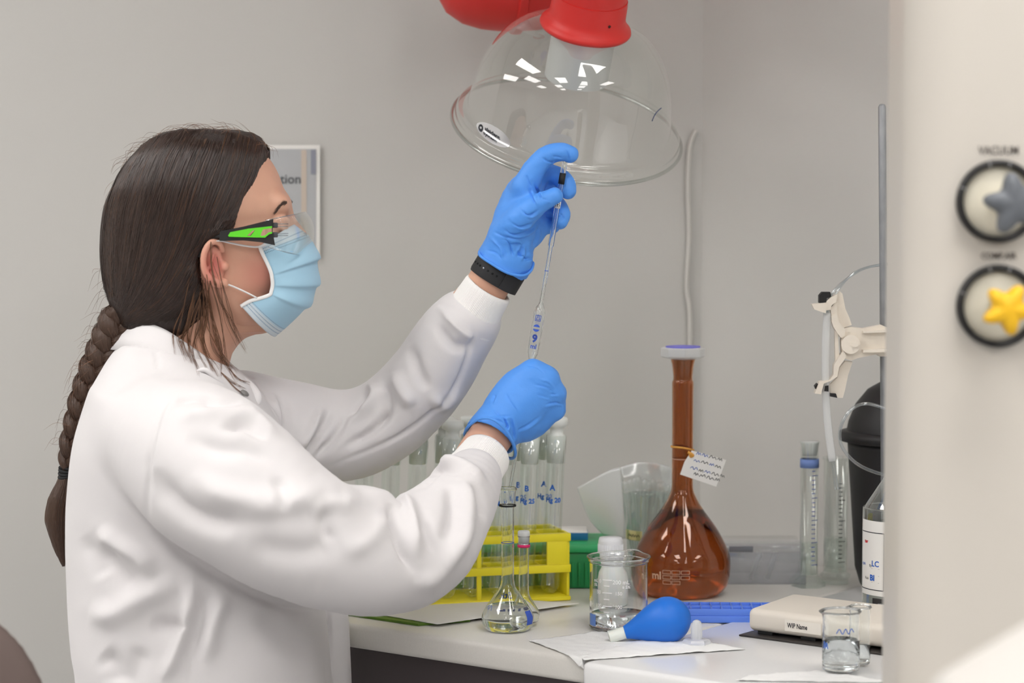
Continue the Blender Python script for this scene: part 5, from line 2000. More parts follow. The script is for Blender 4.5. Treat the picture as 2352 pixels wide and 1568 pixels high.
for li, ((x, y), ws) in enumerate(lines):
    cur = 0.0
    for wi, cc in enumerate(ws):
        Lw = .0062 + .002 * ((li + wi) % 3)
        mp = plane_map(W(x, y, yo(x) - .0011) + d1 * cur, d1, d2)
        scribble(tbl if cc == 'b' else tdk, mp, Lw, .0042, .00036, seed=li * 7 + wi)
        cur += Lw + .0016
tdk.build('handwriting', M_INKD, tag_, smooth=False, label='black writing')
tbl.build('handwriting', M_INK, tag_, smooth=False, label='blue writing')

# ------------------------------------------------------------------ the two small beakers in front
for (x, y, top, hw, lvl, lab) in ((1931, 1547, 1410, 44, .034, 'small glass beaker of water with blue writing, nearer of the pair at the bench edge'),
                                 (1975, 1532, 1400, 24, .022, 'narrow small beaker of water standing just behind the nearer small beaker')):
    c = PB(x, y)
    k = S(1, c[1])
    h_ = S(y + 4 - top, c[1])
    r = hw * k
    o = thing('small_beaker', lab, 'beaker', c + np.array([0, 0, .0042]))
    cc = c + np.array([0, 0, .0042])
    prf = [(0, 0), (r * .86, 0), (r * .95, .0012), (r * .985, .005), (r * .985, h_ * .5), (r * .985, h_ * .93), (r * 1.0, h_ * .965), (r * 1.06, h_ * .99), (r * 1.05, h_)]
    V, Fc = recalc(*lathe(wallprof(prf[:2] + densify(prf[2:], 30), .0013, .0018), cc, n=56))
    V = np.array(V)
    aa = np.arctan2(V[:, 1] - cc[1], V[:, 0] - cc[0])
    w_ = np.exp(-((np.angle(np.exp(1j * (aa - math.radians(200))))) / .35) ** 2) * np.clip((V[:, 2] - cc[2] - h_ * .86) / (h_ * .14), 0, 1) ** 1.5
    V[:, 0] += np.cos(aa) * w_ * .005
    V[:, 1] += np.sin(aa) * w_ * .005
    mesh('beaker_body', V, Fc, M_GLASS, o)
    mesh('water', *recalc(*lathe([(0, .0017), (r * .90, .0017), (r * .985 - .00125, .005), (r * .985 - .00125, lvl), (0, lvl)], cc, n=56)), M_WATER, o)
    tb = MB()
    rr_ = r * .985 + .0002
    if hw > 30:
        scribble(tb, cyl_map(cc, rr_, math.radians(-22), cc[2] + .046), .020, .0065, .0005, seed=5)
        tb.build('handwriting', M_INK, o, smooth=False)
        tb = MB()
        scribble(tb, cyl_map(cc, rr_, math.radians(-74), cc[2] + .028), .008, .011, .0008, seed=8)
        tb.build('handwriting', M_INK, o, smooth=False)
# ------------------------------------------------------------------ blue micro tube rack
M_BLUE = mat('blue rack plastic', (98, 140, 240), rough=.4)
cr_ = PB(1780, 1432)
ux = np.array([math.cos(math.radians(-2)), math.sin(math.radians(-2)), 0])
uy = np.array([-ux[1], ux[0], 0])


def obox(o, ux, uy, x0, x1, y0, y1, z0, z1, bev=.0008):
    """Box in a turned frame: o origin, ux/uy horizontal axes."""
    R = Matrix(((ux[0], uy[0], 0), (ux[1], uy[1], 0), (0, 0, 1)))
    c = np.array(o) + ux * (x0 + x1) / 2 + uy * (y0 + y1) / 2 + np.array([0, 0, (z0 + z1) / 2])
    return box(c, (x1 - x0, y1 - y0, z1 - z0), bev=bev, R=R)


rk = thing('tube_rack', 'low blue plastic tube rack behind the rubber bulb', 'rack', PB(1670, 1432))
Lr, Dr = .128, .052
kr = S(1, cr_[1])
b_ = MB()
b_.add(*obox(cr_, ux, uy, -Lr, 0, 0, Dr, 0.0005, 17 * kr))
b_.build('base', M_BLUE, rk, sharp=40)
b_ = MB()
b_.add(*obox(cr_, ux, uy, -Lr + .001, -.001, 0.001, .004, 17 * kr, 33 * kr))
b_.add(*obox(cr_, ux, uy, -Lr + .001, -.001, Dr / 2 - .0015, Dr / 2 + .0015, 17 * kr, 33 * kr))
b_.add(*obox(cr_, ux, uy, -Lr + .001, -.001, Dr - .004, Dr - .001, 17 * kr, 33 * kr))
n_f = 10
for i in range(n_f + 1):
    x = -Lr + .0015 + (Lr - .003) * i / n_f
    b_.add(*obox(cr_, ux, uy, x - .0011, x + .0011, .0012, Dr - .0012, 17 * kr, 33 * kr))
b_.build('wells', M_BLUE, rk, sharp=40)

# ------------------------------------------------------------------ yellow test tube rack with stoppered tubes
M_YEL = mat('yellow rack plastic', (240, 224, 44), rough=.4)
o_r = PB(1300, 1379)
o_l = PB(950, 1397)
rx_ = (o_r - o_l) / np.linalg.norm(o_r - o_l)
ry_ = np.array([-rx_[1], rx_[0], 0])
yr = thing('tube_rack', 'yellow three-tier test tube rack behind the flasks', 'rack', o_r - rx_ * .15 + ry_ * .045)
LY, DY = .292, .086
pitch_ = .0345
x_s = [-(.0145 + pitch_ * i) for i in range(8)]
y_s = [.024, .062]
rt = .0160


def tier(z0, z1, name):
    m = MB()
    ys = [0, y_s[0] - rt - .0006, y_s[0] + rt + .0006, y_s[1] - rt - .0006, y_s[1] + rt + .0006, DY]
    for a, b in ((0, 1), (2, 3), (4, 5)):
        m.add(*obox(o_r, rx_, ry_, -LY, .006, ys[a], ys[b], z0, z1))
    xs = [.006] + x_s + [-LY]
    edges = [.006]
    for x in x_s:
        edges += [x + rt + .0006, x - rt - .0006]
    edges.append(-LY)
    for a, b in zip(edges[0::2], edges[1::2]):
        m.add(*obox(o_r, rx_, ry_, b, a, .001, DY - .001, z0 + .0002, z1 - .0002))
    # front lip
    m.add(*obox(o_r, rx_, ry_, -LY, .006, -.002, .002, z0 - .003, z1))
    m.build(name, M_YEL, yr, sharp=40)


tier(.080, .087, 'tier')
tier(.040, .047, 'tier')
m = MB()
m.add(*obox(o_r, rx_, ry_, -LY, .006, -.002, DY, .0006, .006))
m.build('tray', M_YEL, yr, sharp=40)
for x in (.0035, -LY + .004):
    mesh('end_panel', *obox(o_r, rx_, ry_, x - .002, x + .002, .002, DY - .002, .006, .080), M_YEL, yr, sharp=40)
mesh('front_panel', *obox(o_r, rx_, ry_, -.026, .002, -.0015, .0014, .047, .080), M_YEL, yr, sharp=40)
for i, x in enumerate((-.115, -.225)):
    mesh('strut', *obox(o_r, rx_, ry_, x - .003, x + .003, 0, .004, .006, .080), M_YEL, yr, sharp=40)
M_TLAB = mat('tube writing', (36, 100, 190), rough=.7)


M_GROUND = mat('ground glass', (228, 231, 227), rough=.55)
TUBES = []


def make_tube(x, y, lab):
    c = np.array(o_r) + rx_ * x + ry_ * y + np.array([0, 0, .0062])
    t = thing('test_tube', lab, 'test tube', c, group='stoppered tubes in the yellow rack')
    r, h = .0122, .205
    mesh('tube_wall', *lathe([(0, 0), (.006, .0015), (.0105, .006), (r, .013), (r, h * .78), (r, h * .82), (r + .0008, h * .84), (r + .0008, h), (r - .0004, h)], c, n=30), M_TGLASS2, t)
    s = mesh('stopper', *lathe([(0, h - .036), (r - .0015, h - .036), (r - .0002, h - .001), (r - .0035, h + .002), (r - .0035, h + .010), (r + .0015, h + .012), (r + .0015, h + .021), (r, h + .023), (0, h + .023)], c, n=30), M_GROUND, t)
    return t, c, r


tube_labels = ['right-hand end', 'second from the right']
first = None
for j, y in enumerate(y_s):
    for i, x in enumerate(x_s):
        if j == 0 and i > 4:
            continue
        rowname = ('front', 'back')[j]
        lab = f'tall stoppered glass tube in the {rowname} row of the yellow rack, ' + ['at the right-hand end', 'second from the right', 'third from the right', 'fourth from the right', 'at the left-hand end' if j == 0 else 'fifth from the right', 'sixth from the right', 'seventh from the right', 'at the left-hand end'][i]
        if first is None:
            first, c0_, r0_ = make_tube(x, y, lab)
            t = first
        else:
            t = first.copy()
            COL.objects.link(t)
            d = rx_ * (x - x_s[0]) + ry_ * (y - y_s[0])
            t.location = Vector(c0_ + d)
            t['label'] = lab
            for ch in list(first.children):
                if ch.name.startswith('handwriting'):
                    continue
                cc = ch.copy()
                COL.objects.link(cc)
                cc.parent = t
                cc.matrix_parent_inverse = ch.matrix_parent_inverse.copy()
            WORLD[t.name] = Matrix.Translation(t.location)
        TUBES.append(t)
        # blue marker writing on the tube
        if i in (0, 1, 2, 3) and (j == 0 or i < 2):
            c = c0_ + rx_ * (x - x_s[0]) + ry_ * (y - y_s[0])
            tb = MB()
            text_on(tb, ('Hg 20', 'Hg 25', 'Hg 10', 'Hg 30')[i], .0085, cyl_map(c, r0_ + .0003, math.radians(-5), c[2] + .122), bold=.0004)
            text_on(tb, ('A', 'B', 'B', 'A')[i], .010, cyl_map(c, r0_ + .0003, math.radians(-12), c[2] + .138), bold=.0004)
            ob = tb.build('handwriting', M_TLAB, t, smooth=False)

for t in TUBES:                            # the tubes lean a little in their loose holes
    t.rotation_euler = (0, math.radians(2.4), 0)

# ------------------------------------------------------------------ green box with a carton on top
M_GREENB = mat('green box plastic', (30, 136, 76), rough=.45)
M_GREENT = mat('light green lid', (52, 172, 108), rough=.45)
g0 = PB(1000, 1352)
g1 = PB(1400, 1352)
gb = thing('storage_box', 'dark green ribbed plastic box behind the yellow tube rack', 'box', (g0 + g1) / 2 + np.array([0, .05, 0]))
gx, gy = np.array([1., 0, 0]), np.array([0, 1., 0])
LG = g1[0] - g0[0]
kg = S(1, g0[1])
m = MB()
m.add(*obox(g0, gx, gy, 0, LG, 0, .10, .0005, 84 * kg, bev=.003))
nrib = 26
for i in range(nrib):
    x = LG * (i + .5) / nrib
    m.add(*obox(g0, gx, gy, x - .0018, x + .0018, -.0025, .001, .004, 62 * kg, bev=.0006))
m.build('tub', M_GREENB, gb, sharp=40)
mesh('lid', *obox(g0, gx, gy, -.004, LG + .004, -.004, .104, 84 * kg, 104 * kg, bev=.004), M_GREENT, gb, sharp=40)
ct = g0 + np.array([LG - .058, .05, 104 * kg + .0004])
cb_ = thing('carton', 'small white and blue carton lying on the green box', 'box', ct)
mesh('carton_body', *obox(ct, gx, gy, -.075, .03, -.02, .035, 0, .011, bev=.0008), M_PAPER, cb_, sharp=40)
mesh('blue_panel', *obox(ct, gx, gy, .006, .0305, -.0206, .012, .0006, .0104, bev=.0002), mat('teal print', (28, 108, 158), rough=.5), cb_, sharp=40)

# ------------------------------------------------------------------ squeeze bottle behind the beaker
cq = PB(1402, 1388)
kq = S(1, cq[1])
sb = thing('squeeze_bottle', 'white translucent plastic bottle with white cap behind the beaker', 'bottle', cq)
mesh('bottle_body', *lathe([(0, .0005), (40 * kq, .0005), (44 * kq, 4 * kq), (44 * kq, 62 * kq), (40 * kq, 76 * kq), (30 * kq, 88 * kq), (25 * kq, 94 * kq), (25 * kq, 100 * kq), (0, 100 * kq)], cq, n=40), mat('natural plastic', (226, 226, 222), rough=.4, sss=.2), sb)
m = MB()
m.add(*lathe([(27 * kq, 96 * kq), (29 * kq, 98 * kq), (28.5 * kq, 148 * kq), (26 * kq, 157 * kq), (0, 158 * kq)], cq, n=40))
for a in np.linspace(0, 2 * math.pi, 40, endpoint=False):
    m.add(*box(cq + np.array([29 * kq * math.cos(a), 29 * kq * math.sin(a), 122 * kq]), (.0008, .0008, 40 * kq), R=Matrix.Rotation(a, 3, 'Z')))
m.build('cap', mat('white cap', (232, 233, 236), rough=.4), sb)

# ------------------------------------------------------------------ glass jar with a bag of droppers
cj = PB(1490, 1333)
kj = S(1, cj[1])
jar = thing('glass_jar', 'clear glass jar holding the bag of droppers behind the amber flask', 'jar', cj)
mesh('jar_wall', *lathe([(0, .001), (50 * kj, .001), (54 * kj, 5 * kj), (54 * kj, 200 * kj), (56 * kj, 208 * kj), (55 * kj, 210 * kj)], cj, n=44), M_TGLASS, jar)
V, Fc, _ = sheet([[(cj[0] + 54.5 * kj * math.sin(a), cj[1] - 54.5 * kj * math.cos(a), cj[2] + z * kj) for a in np.radians([-80, -50, -20])] for z in (100, 112, 122)], .0003)
yl = mesh('yellow_label', V, Fc, mat('yellow label', (226, 212, 150), rough=.6), jar)
tb = MB()
scribble(tb, cyl_map(cj, 54.5 * kj + .0006, math.radians(-62), cj[2] + 111 * kj), .020, .004, .0004, seed=2)
tb.build('lettering', M_INKD, yl, smooth=False)
M_DROP = thin('dropper plastic', (236, 240, 238), refl=1.0, base=.08, rough=.2, milky=.25)
for i in range(11):
    x_top = 1424 + i * 11 + random.uniform(-3, 3)
    y_top = 1092 + abs(i - 4) * 3 + random.uniform(-4, 4)
    Yd = cj[1] + random.uniform(-.016, .016)
    a = W(1475 + (i - 5) * 3, 1325, Yd)
    b = W(x_top, y_top, Yd)
    L = np.linalg.norm(b - a)
    ax_ = (b - a) / L
    mesh('dropper', *lathe([(0, 0), (.0012, .0), (.0016, L * .45), (.003, L * .5), (.003, L * .72), (.0045, L * .76), (.0052, L * .85), (.0050, L * .94), (.003, L * .985), (0, L)], a, axis=ax_, n=14), M_DROP,
         label='translucent plastic dropper standing in the bag in the glass jar', cat='dropper', group='droppers in the bag behind the amber flask')
jy = cj[1]
rows_f = [
    [W(1325, 1120, jy - .030), W(1360, 1100, jy - .040), W(1400, 1079, jy - .046), W(1424, 1072, jy - .048)],
    [W(1338, 1158, jy - .032), W(1368, 1146, jy - .044), W(1402, 1136, jy - .050), W(1430, 1130, jy - .050)],
    [W(1356, 1196, jy - .032), W(1382, 1190, jy - .042), W(1408, 1186, jy - .048), W(1433, 1184, jy - .048)],
    [W(1386, 1228, jy - .030), W(1400, 1231, jy - .036), W(1416, 1234, jy - .040), W(1433, 1236, jy - .042)],
]
V, Fc, _ = sheet(rows_f, .0004)
bag_ = mesh('plastic_bag', V, Fc, thin('bag flap', (250, 251, 252), refl=1.0, base=.05, rough=.2, milky=.62), label='clear plastic bag round the droppers, its pale flap flaring out to the left', cat='bag')
rows_k = [
    [W(1400, 1079, jy + .030), W(1470, 1061, jy + .036), W(1535, 1070, jy + .034), W(1590, 1096, jy + .024)],
    [W(1412, 1136, jy + .034), W(1470, 1125, jy + .040), W(1530, 1128, jy + .038), W(1580, 1140, jy + .028)],
    [W(1420, 1190, jy + .034), W(1470, 1185, jy + .040), W(1525, 1186, jy + .038), W(1565, 1190, jy + .028)],
    [W(1428, 1236, jy + .034), W(1470, 1240, jy + .038), W(1520, 1238, jy + .036), W(1552, 1234, jy + .028)],
]
V, Fc, _ = sheet(rows_k, .0004)
V = np.array(V)
V[:, 1] += noise3(V, 40, 7) * .003
mesh('back_ply', V, Fc, M_BAG, bag_)
rows_t = [
    [W(1424, 1072, jy - .048), W(1470, 1060, jy - .046), W(1530, 1068, jy - .040), W(1592, 1094, jy - .030)],
    [W(1428, 1100, jy - .052), W(1470, 1090, jy - .050), W(1528, 1096, jy - .044), W(1588, 1116, jy - .032)],
    [W(1430, 1134, jy - .052), W(1470, 1128, jy - .052), W(1528, 1130, jy - .046), W(1582, 1142, jy - .034)],
]
V, Fc, _ = sheet(rows_t, .0004)
mesh('front_ply', V, Fc, thin('bag front', (250, 251, 251), refl=1.0, base=.06, rough=.14, milky=.12), bag_)

# ------------------------------------------------------------------ clear plastic box
M_CBOX = thin('clear box plastic', (236, 237, 240), refl=1.2, base=.07, rough=.08, milky=.10)
x0, x1 = PB(1648, 1340)[0], PB(1850, 1340)[0]
yb0 = PB(1750, 1342)[1]
xb = thing('plastic_box', 'clear plastic lidded box on the bench behind the amber flask', 'box', ((x0 + x1) / 2, yb0 + .05, ZB))
kb_ = S(1, yb0)


def tray(x0, x1, y0, y1, z0, z1, t=.0016):
    m = MB()
    m.add(*box(((x0 + x1) / 2, (y0 + y1) / 2, z0 + t / 2), (x1 - x0, y1 - y0, t)))
    for a in ((x0, x0 + t, y0, y1), (x1 - t, x1, y0, y1), (x0 + t, x1 - t, y0, y0 + t), (x0 + t, x1 - t, y1 - t, y1)):
        m.add(*box(((a[0] + a[1]) / 2, (a[2] + a[3]) / 2, (z0 + z1) / 2 + t / 2), (a[1] - a[0], a[3] - a[2], z1 - z0 - t)))
    return m


tray(x0, x1, yb0, yb0 + .085, ZB + .0005, ZB + 74 * kb_).build('tub', M_CBOX, xb, smooth=False)
m = MB()
m.add(*box(((x0 + x1) / 2 - .004, yb0 + .0425, ZB + 84 * kb_), (x1 - x0 + .004, .091, 16 * kb_), bev=.003))
m.build('lid', M_CBOX, xb, sharp=40)
mesh('grey_clip', *box((x0 + .030, yb0 - .004, ZB + 84 * kb_), (.032, .004, .008), bev=.001), mat('grey clip', (120, 122, 130), rough=.5), xb, sharp=40)
for i, dx in enumerate((.045, .066)):
    mesh('glass_rod', *tube([(x0 + dx, yb0 + .010, ZB + .006), (x0 + dx + .012, yb0 + .012, ZB + .040)], .0035, n=10), M_FROST, label='frosted glass rod leaning in the clear plastic box', cat='rod', group='rods in the clear plastic box')

# ------------------------------------------------------------------ measuring cylinders at the back
def cylinder(px, py, hw, top, fl, label, cap, water, inkc, ticks):
    c = PB(px, py)
    k = S(1, c[1])
    h = S(py - top, c[1])
    r = hw * k
    t = thing('measuring_cylinder', label, 'measuring cylinder', c)
    mesh('foot', *recalc(*lathe([(0, .0005), (fl * k, .0005), (fl * k, .005), (r * 1.3, .011), (r, .015), (0, .015)], c, n=6 if cap else 40)), M_TGLASS, t, sharp=30)
    mesh('cylinder_wall', *lathe([(0, .016), (r, .016), (r, h * .97), (r * 1.12, h * .99), (r * 1.1, h)], c, n=40), M_TGLASS2, t)
    if cap:
        mesh('stopper', *lathe([(0, h * .9), (r * .8, h * .9), (r * 1.02, h * .985), (r * 1.05, h), (0, h)], c, n=30), M_FROST, t)
    mesh('water', *lathe([(0, .0165), (r - .001, .0165), (r - .001, h * water), (0, h * water)], c, n=36), M_TGLASS, t)
    tb = MB()
    mp = cyl_map(c, r + .0002, 0, c[2])
    for i in range(ticks):
        z = .03 + (h * .80 - .03) * i / (ticks - 1)
        L = .010 if i % 5 == 0 else .005
        stroke(tb, mp, [(.002, z), (.002 + L, z)], .0005)
    tb.build('graduations', inkc, t, smooth=False)
    return t, c, r, h


t, c, r, h = cylinder(1857, 1346, 21, 1008, 40, 'slim stoppered measuring cylinder behind the clear plastic box', True, .3, M_PRINTB, 22)
mesh('blue_mark', *ringband(c, r + .0003, h * .82, h * .88, .0002), mat('pale blue print', (120, 146, 206), rough=.6), t)
cylinder(1918, 1338, 29, 1045, 31, 'wide measuring cylinder beside the black lidded container', False, .36, mat('dark print', (60, 64, 72), rough=.7), 20)

# ------------------------------------------------------------------ black container with a domed lid
M_BLK = mat('black plastic bin', (30, 29, 30), rough=.5)
cn = np.array([W(2072, 1300, 3.13)[0], 3.13, ZB])
kn_ = S(1, 3.10)
ct_ = thing('lidded_container', 'tall black container with a domed lid behind the burette stand', 'container', cn)
mesh('drum', *lathe([(0, .0005), (86 * kn_, .0005), (98 * kn_, 20 * kn_), (110 * kn_, 60 * kn_), (129 * kn_, 340 * kn_), (130 * kn_, 355 * kn_), (0, 356 * kn_)], cn, n=64), M_BLK, ct_)
mesh('rim', *lathe([(129 * kn_, 352 * kn_), (148 * kn_, 356 * kn_), (148 * kn_, 376 * kn_), (132 * kn_, 380 * kn_)], cn, n=64), M_BLK, ct_)
mesh('lid', *lathe([(132 * kn_, 379 * kn_), (128 * kn_, 400 * kn_), (112 * kn_, 440 * kn_), (84 * kn_, 475 * kn_), (48 * kn_, 496 * kn_), (0, 506 * kn_)], cn, n=64), M_BLK, ct_)

# ------------------------------------------------------------------ labelled glass bottle
cl_ = PB(2062, 1440)
cl_[1] = 2.885
kl = S(1, 2.885)
bt = thing('reagent_bottle', 'clear glass reagent bottle with a white handwritten label beside the service column', 'bottle', cl_)
prb = [(0, .001), (70 * kl, .001), (80 * kl, 6 * kl), (82 * kl, 14 * kl), (82 * kl, 255 * kl), (77 * kl, 280 * kl), (56 * kl, 314 * kl), (32 * kl, 352 * kl), (24 * kl, 372 * kl), (24 * kl, 398 * kl)]
mesh('bottle_body', *lathe(prb[:2] + densify(prb[2:], 40), cl_, n=56), M_TGLASS2, bt)
mesh('liquid', *lathe([(0, .002), (74 * kl, .002), (80.5 * kl, 14 * kl), (80.5 * kl, 240 * kl), (0, 240 * kl)], cl_, n=48), thin('bottle liquid', (225, 228, 226), refl=.6, base=.02), bt)
mesh('cap', *lathe([(0, 398 * kl), (25 * kl, 380 * kl), (26 * kl, 384 * kl), (26 * kl, 416 * kl), (24 * kl, 420 * kl), (0, 420 * kl)], cl_, n=36), mat('blue cap', (44, 82, 170), rough=.5), bt)
rl = 82 * kl + .0006


def lpatch(a0, a1, z0, z1, r, m, name, parent, n=16):
    V, Fc = [], []
    for a in np.radians(np.linspace(a0, a1, n)):
        for z in (z0, z1):
            for rr_ in (r, r + .0002):
                V.append((cl_[0] + rr_ * math.sin(a), cl_[1] - rr_ * math.cos(a), cl_[2] + z * kl))
    for i in range(n - 1):
        a, b = 4 * i, 4 * i + 4
        Fc += [[a + 1, b + 1, b + 3, a + 3], [a, a + 2, b + 2, b], [a, b, b + 1, a + 1], [a + 2, a + 3, b + 3, b + 2]]
    Fc += [[0, 1, 3, 2], [len(V) - 4, len(V) - 2, len(V) - 1, len(V) - 3]]
    return mesh(name, V, Fc, m, parent, smooth=False)


lb = lpatch(-84, -23, 82, 254, rl, M_PAPER, 'label', bt)
lbm = MB()
for a0, a1, z0, z1 in ((-84, -32, 226, 228), (-84, -32, 94, 96)):
    V, Fc = [], []
    for a in np.radians(np.linspace(a0, a1, 14)):
        for z in (z0, z1):
            V.append((cl_[0] + (rl + .0004) * math.sin(a), cl_[1] - (rl + .0004) * math.cos(a), cl_[2] + z * kl))
    for i in range(13):
        Fc.append([2 * i, 2 * i + 2, 2 * i + 3, 2 * i + 1])
    lbm.add(V, Fc)
a0, a1 = np.radians([-32, -31])
lbm.add([(cl_[0] + (rl + .0004) * math.sin(a), cl_[1] - (rl + .0004) * math.cos(a), cl_[2] + z * kl) for a in (a0, a1) for z in (94, 228)], [[0, 2, 3, 1]])
for z, txt, a in ((150, 'By', -57), (120, 'Risk', -66)):
    text_on(lbm, txt, .0045, cyl_map(cl_, rl + .0004, math.radians(a), cl_[2] + z * kl))
for z in (148, 132, 116):
    stroke(lbm, cyl_map(cl_, rl + .0004, math.radians(-47), cl_[2] + z * kl), [(-.006, -.002), (.006, -.002)], .0001)
lbm.build('label_print', M_INKD, lb, smooth=False)
tb = MB()
text_on(tb, 'LC', .0095, cyl_map(cl_, rl + .0005, math.radians(-47), cl_[2] + 155 * kl), bold=.0002)
text_on(tb, 'BI', .0095, cyl_map(cl_, rl + .0005, math.radians(-53), cl_[2] + 122 * kl), bold=.0004)
scribble(tb, cyl_map(cl_, rl + .0005, math.radians(-82), cl_[2] + 152 * kl), .009, .006, .0004, seed=4)
tb.build('handwriting', M_INK, lb, smooth=False)
tb = MB()
text_on(tb, 'ter', .006, cyl_map(cl_, rl + .0005, math.radians(-68), cl_[2] + 205 * kl), bold=.0002)
tb.build('red_print', mat('red print', (206, 50, 60), rough=.6), lb, smooth=False)
dl = lpatch(-52, -10, 38, 76, rl, mat('black label', (52, 50, 50), rough=.6), 'black_label', bt)
tb = MB()
text_on(tb, 'www.duran', .0055, cyl_map(cl_, rl + .0004, math.radians(-24), cl_[2] + 64 * kl))
text_on(tb, '* Retrace', .0055, cyl_map(cl_, rl + .0004, math.radians(-24), cl_[2] + 48 * kl))
tb.build('lettering', M_PRINTW, dl, smooth=False)

# ------------------------------------------------------------------ cream instrument with name sticker
M_CREAM = mat('cream plastic', (226, 218, 206), rough=.45)
dv0 = PB(1716, 1461)
ex = np.array([E[0], E[1], 0])
ey = np.array([B[0], B[1], 0])
kd = S(1, dv0[1])
dev = thing('instrument', 'low cream bench instrument with a name sticker beside the small beakers', 'instrument', dv0 + ex * .1 + ey * .06)
Ld = .235
R = Matrix(((ex[0], ey[0], 0), (ex[1], ey[1], 0), (0, 0, 1)))
hz_ = .0055
bm = bmesh.new()
bmesh.ops.create_cube(bm, size=1.0)
bmesh.ops.scale(bm, vec=(Ld, .105, .0265), verts=bm.verts)
for v in bm.verts:
    if v.co.z > 0 and v.co.y > 0:
        v.co.z += .004
bmesh.ops.bevel(bm, geom=list(bm.edges), offset=.0075, segments=4, profile=.5, affect='EDGES')
cd = dv0 + ex * (Ld / 2) + ey * (.105 / 2) + np.array([0, 0, hz_ + .0015 + .0265 / 2])
V = [tuple(np.array(R @ v.co) + cd) for v in bm.verts]
bm.verts.index_update()
Fc = [[v.index for v in g.verts] for g in bm.faces]
bm.free()
hs_ = mesh('housing', V, Fc, M_CREAM, dev)
mesh('base_plate', *obox(dv0, ex, ey, -.004, Ld + .01, -.012, .10, .0017, .0037, bev=.0004), mat('dark base plate', (66, 62, 60), rough=.35, metal=.4), dev, sharp=40)
for x in (.012, .07, Ld - .03):
    for y in (.004, .08):
        mesh('foot', *obox(dv0, ex, ey, x, x + .02, y, y + .016, .0037, hz_ + .004, bev=.0006), mat('black rubber feet', (24, 24, 24), rough=.7), dev, sharp=40)
f0 = dv0 + np.array([0, 0, hz_ + .0015])
xs_ = .0535
st_c = f0 + ex * (xs_ + .0165) + ey * -.0004 + np.array([0, 0, .0125])
mesh('sticker', *prism([st_c + ex * a + np.array([0, 0, b]) for a, b in ((-.0185, -.0068), (.030, -.0068), (.030, .0068), (-.0185, .0068))], -ey * .0002), mat('cream sticker', (236, 230, 220), rough=.5), hs_, smooth=False)
tb = MB()
text_on(tb, 'WIP Name', .0082, plane_map(st_c + ex * -.0015 - ey * .0005, ex * .72, (0, 0, 1)), bold=.00015)
tb.build('lettering', M_INKD, hs_, smooth=False)

# ------------------------------------------------------------------ burette stand with clamp and tubing
M_STEEL = mat('weathered steel', (150, 152, 155), rough=.45, metal=.4, mottle=.25, mscale=120, stretch=(1, 1, .4))
YR = 2.955
rt_, rb_ = W(2026, 238, YR), W(2034, 1440, YR)
rb_[2] = ZB + .002
rod = thing('burette_stand', 'grey steel rod stand holding the white burette clamp beside the service column', 'stand', (rb_[0], YR, ZB))
rr_ = S(9, YR)
m = MB()
axr = rt_ - rb_
Lr_ = np.linalg.norm(axr)
m.add(*lathe([(0, 0), (rr_, 0), (rr_, Lr_ - .004), (rr_ * .7, Lr_ - .001), (0, Lr_)], rb_, axis=axr / Lr_, n=24))
m.build('rod', M_STEEL, rod)
mesh('foot_plate', *box((rb_[0] + .055, YR + .012, ZB + .006), (.13, .07, .0085), bev=.002), mat('white enamel', (226, 226, 224), rough=.4), rod, sharp=40)
# clamp: two sprung jaws on a hub and a socket gripping the rod
YK = YR - .022
M_CLAMP = mat('ivory cast plastic', (228, 219, 206), rough=.5, mottle=.06, mscale=90)
clp = mesh('clamp', *box(W(1, 1, 1), (.001, .001, .001)), M_CLAMP, rod)
bpy.data.objects.remove(clp)
cz = lambda x, y: (1840 + x / 4.9, 640 + y / 4.9)


def plate(poly, Y0, th, z=True):
    return prism([W(*cz(x, y), Y0) for x, y in poly], (0, th, 0))


m = MB()
m.add(*plate([(480, 560), (560, 545), (700, 560), (905, 520), (1000, 560), (1000, 850), (905, 840), (650, 890), (560, 920), (500, 900), (460, 850), (450, 700)], YK - .004, .014))
m.add(*plate([(700, 590), (1000, 575), (1000, 600), (700, 612)], YK - .012, .012))
m.add(*plate([(700, 800), (1000, 785), (1000, 825), (700, 830)], YK - .012, .012))
m.add(*tube([W(*cz(560, 740), YK - .012), W(*cz(560, 740), YK + .014)], S(24, YK) * .9, n=28))
m.add(*tube([W(*cz(612, 735), YK - .016), W(*cz(612, 735), YK - .010)], S(7, YK), n=20))
m.add(*tube([W(2000, 785, YR - .016), W(2000, 785, YR - .012)], S(5, YK), n=12))
# block gripping the rod
m.add(*box((W(2038, 785, YR)[0], YR, W(2038, 785, YR)[2]), (.028, .030, .034), bev=.003))
hub = m.build('clamp_hub', M_CLAMP, rod, sharp=40)
up_out = [(405, 175), (430, 135), (465, 165), (500, 340), (545, 440), (570, 520), (480, 550), (430, 490), (400, 420), (385, 260)]
up_in = [(340, 420), (400, 380), (430, 490), (500, 570), (490, 650), (450, 665), (400, 600), (365, 540), (345, 480)]
mesh('upper_jaw', *plate(up_out, YK + .002, .008), M_CLAMP, rod, sharp=40)
jm = MB()
jm.add(*plate(up_in, YK - .008, .016))
jm.add(*plate([(290, 250), (335, 210), (410, 175), (395, 260), (345, 300), (330, 350), (285, 355), (265, 320)], YK - .010, .014))
jm.add(*plate([(330, 330), (400, 250), (410, 400), (345, 440)], YK - .006, .012))
jm.add(*plate([(120, 285), (285, 270), (280, 390), (250, 380), (150, 345)], YK - .012, .012))
jm.build('upper_jaw', M_CLAMP, rod, sharp=40)
jm = MB()
jm.add(*plate([(480, 810), (515, 870), (430, 990), (410, 1100), (330, 1150), (255, 1180), (225, 1300), (155, 1290), (205, 1160), (320, 1140), (365, 1080), (372, 970), (420, 890)], YK - .010, .014))
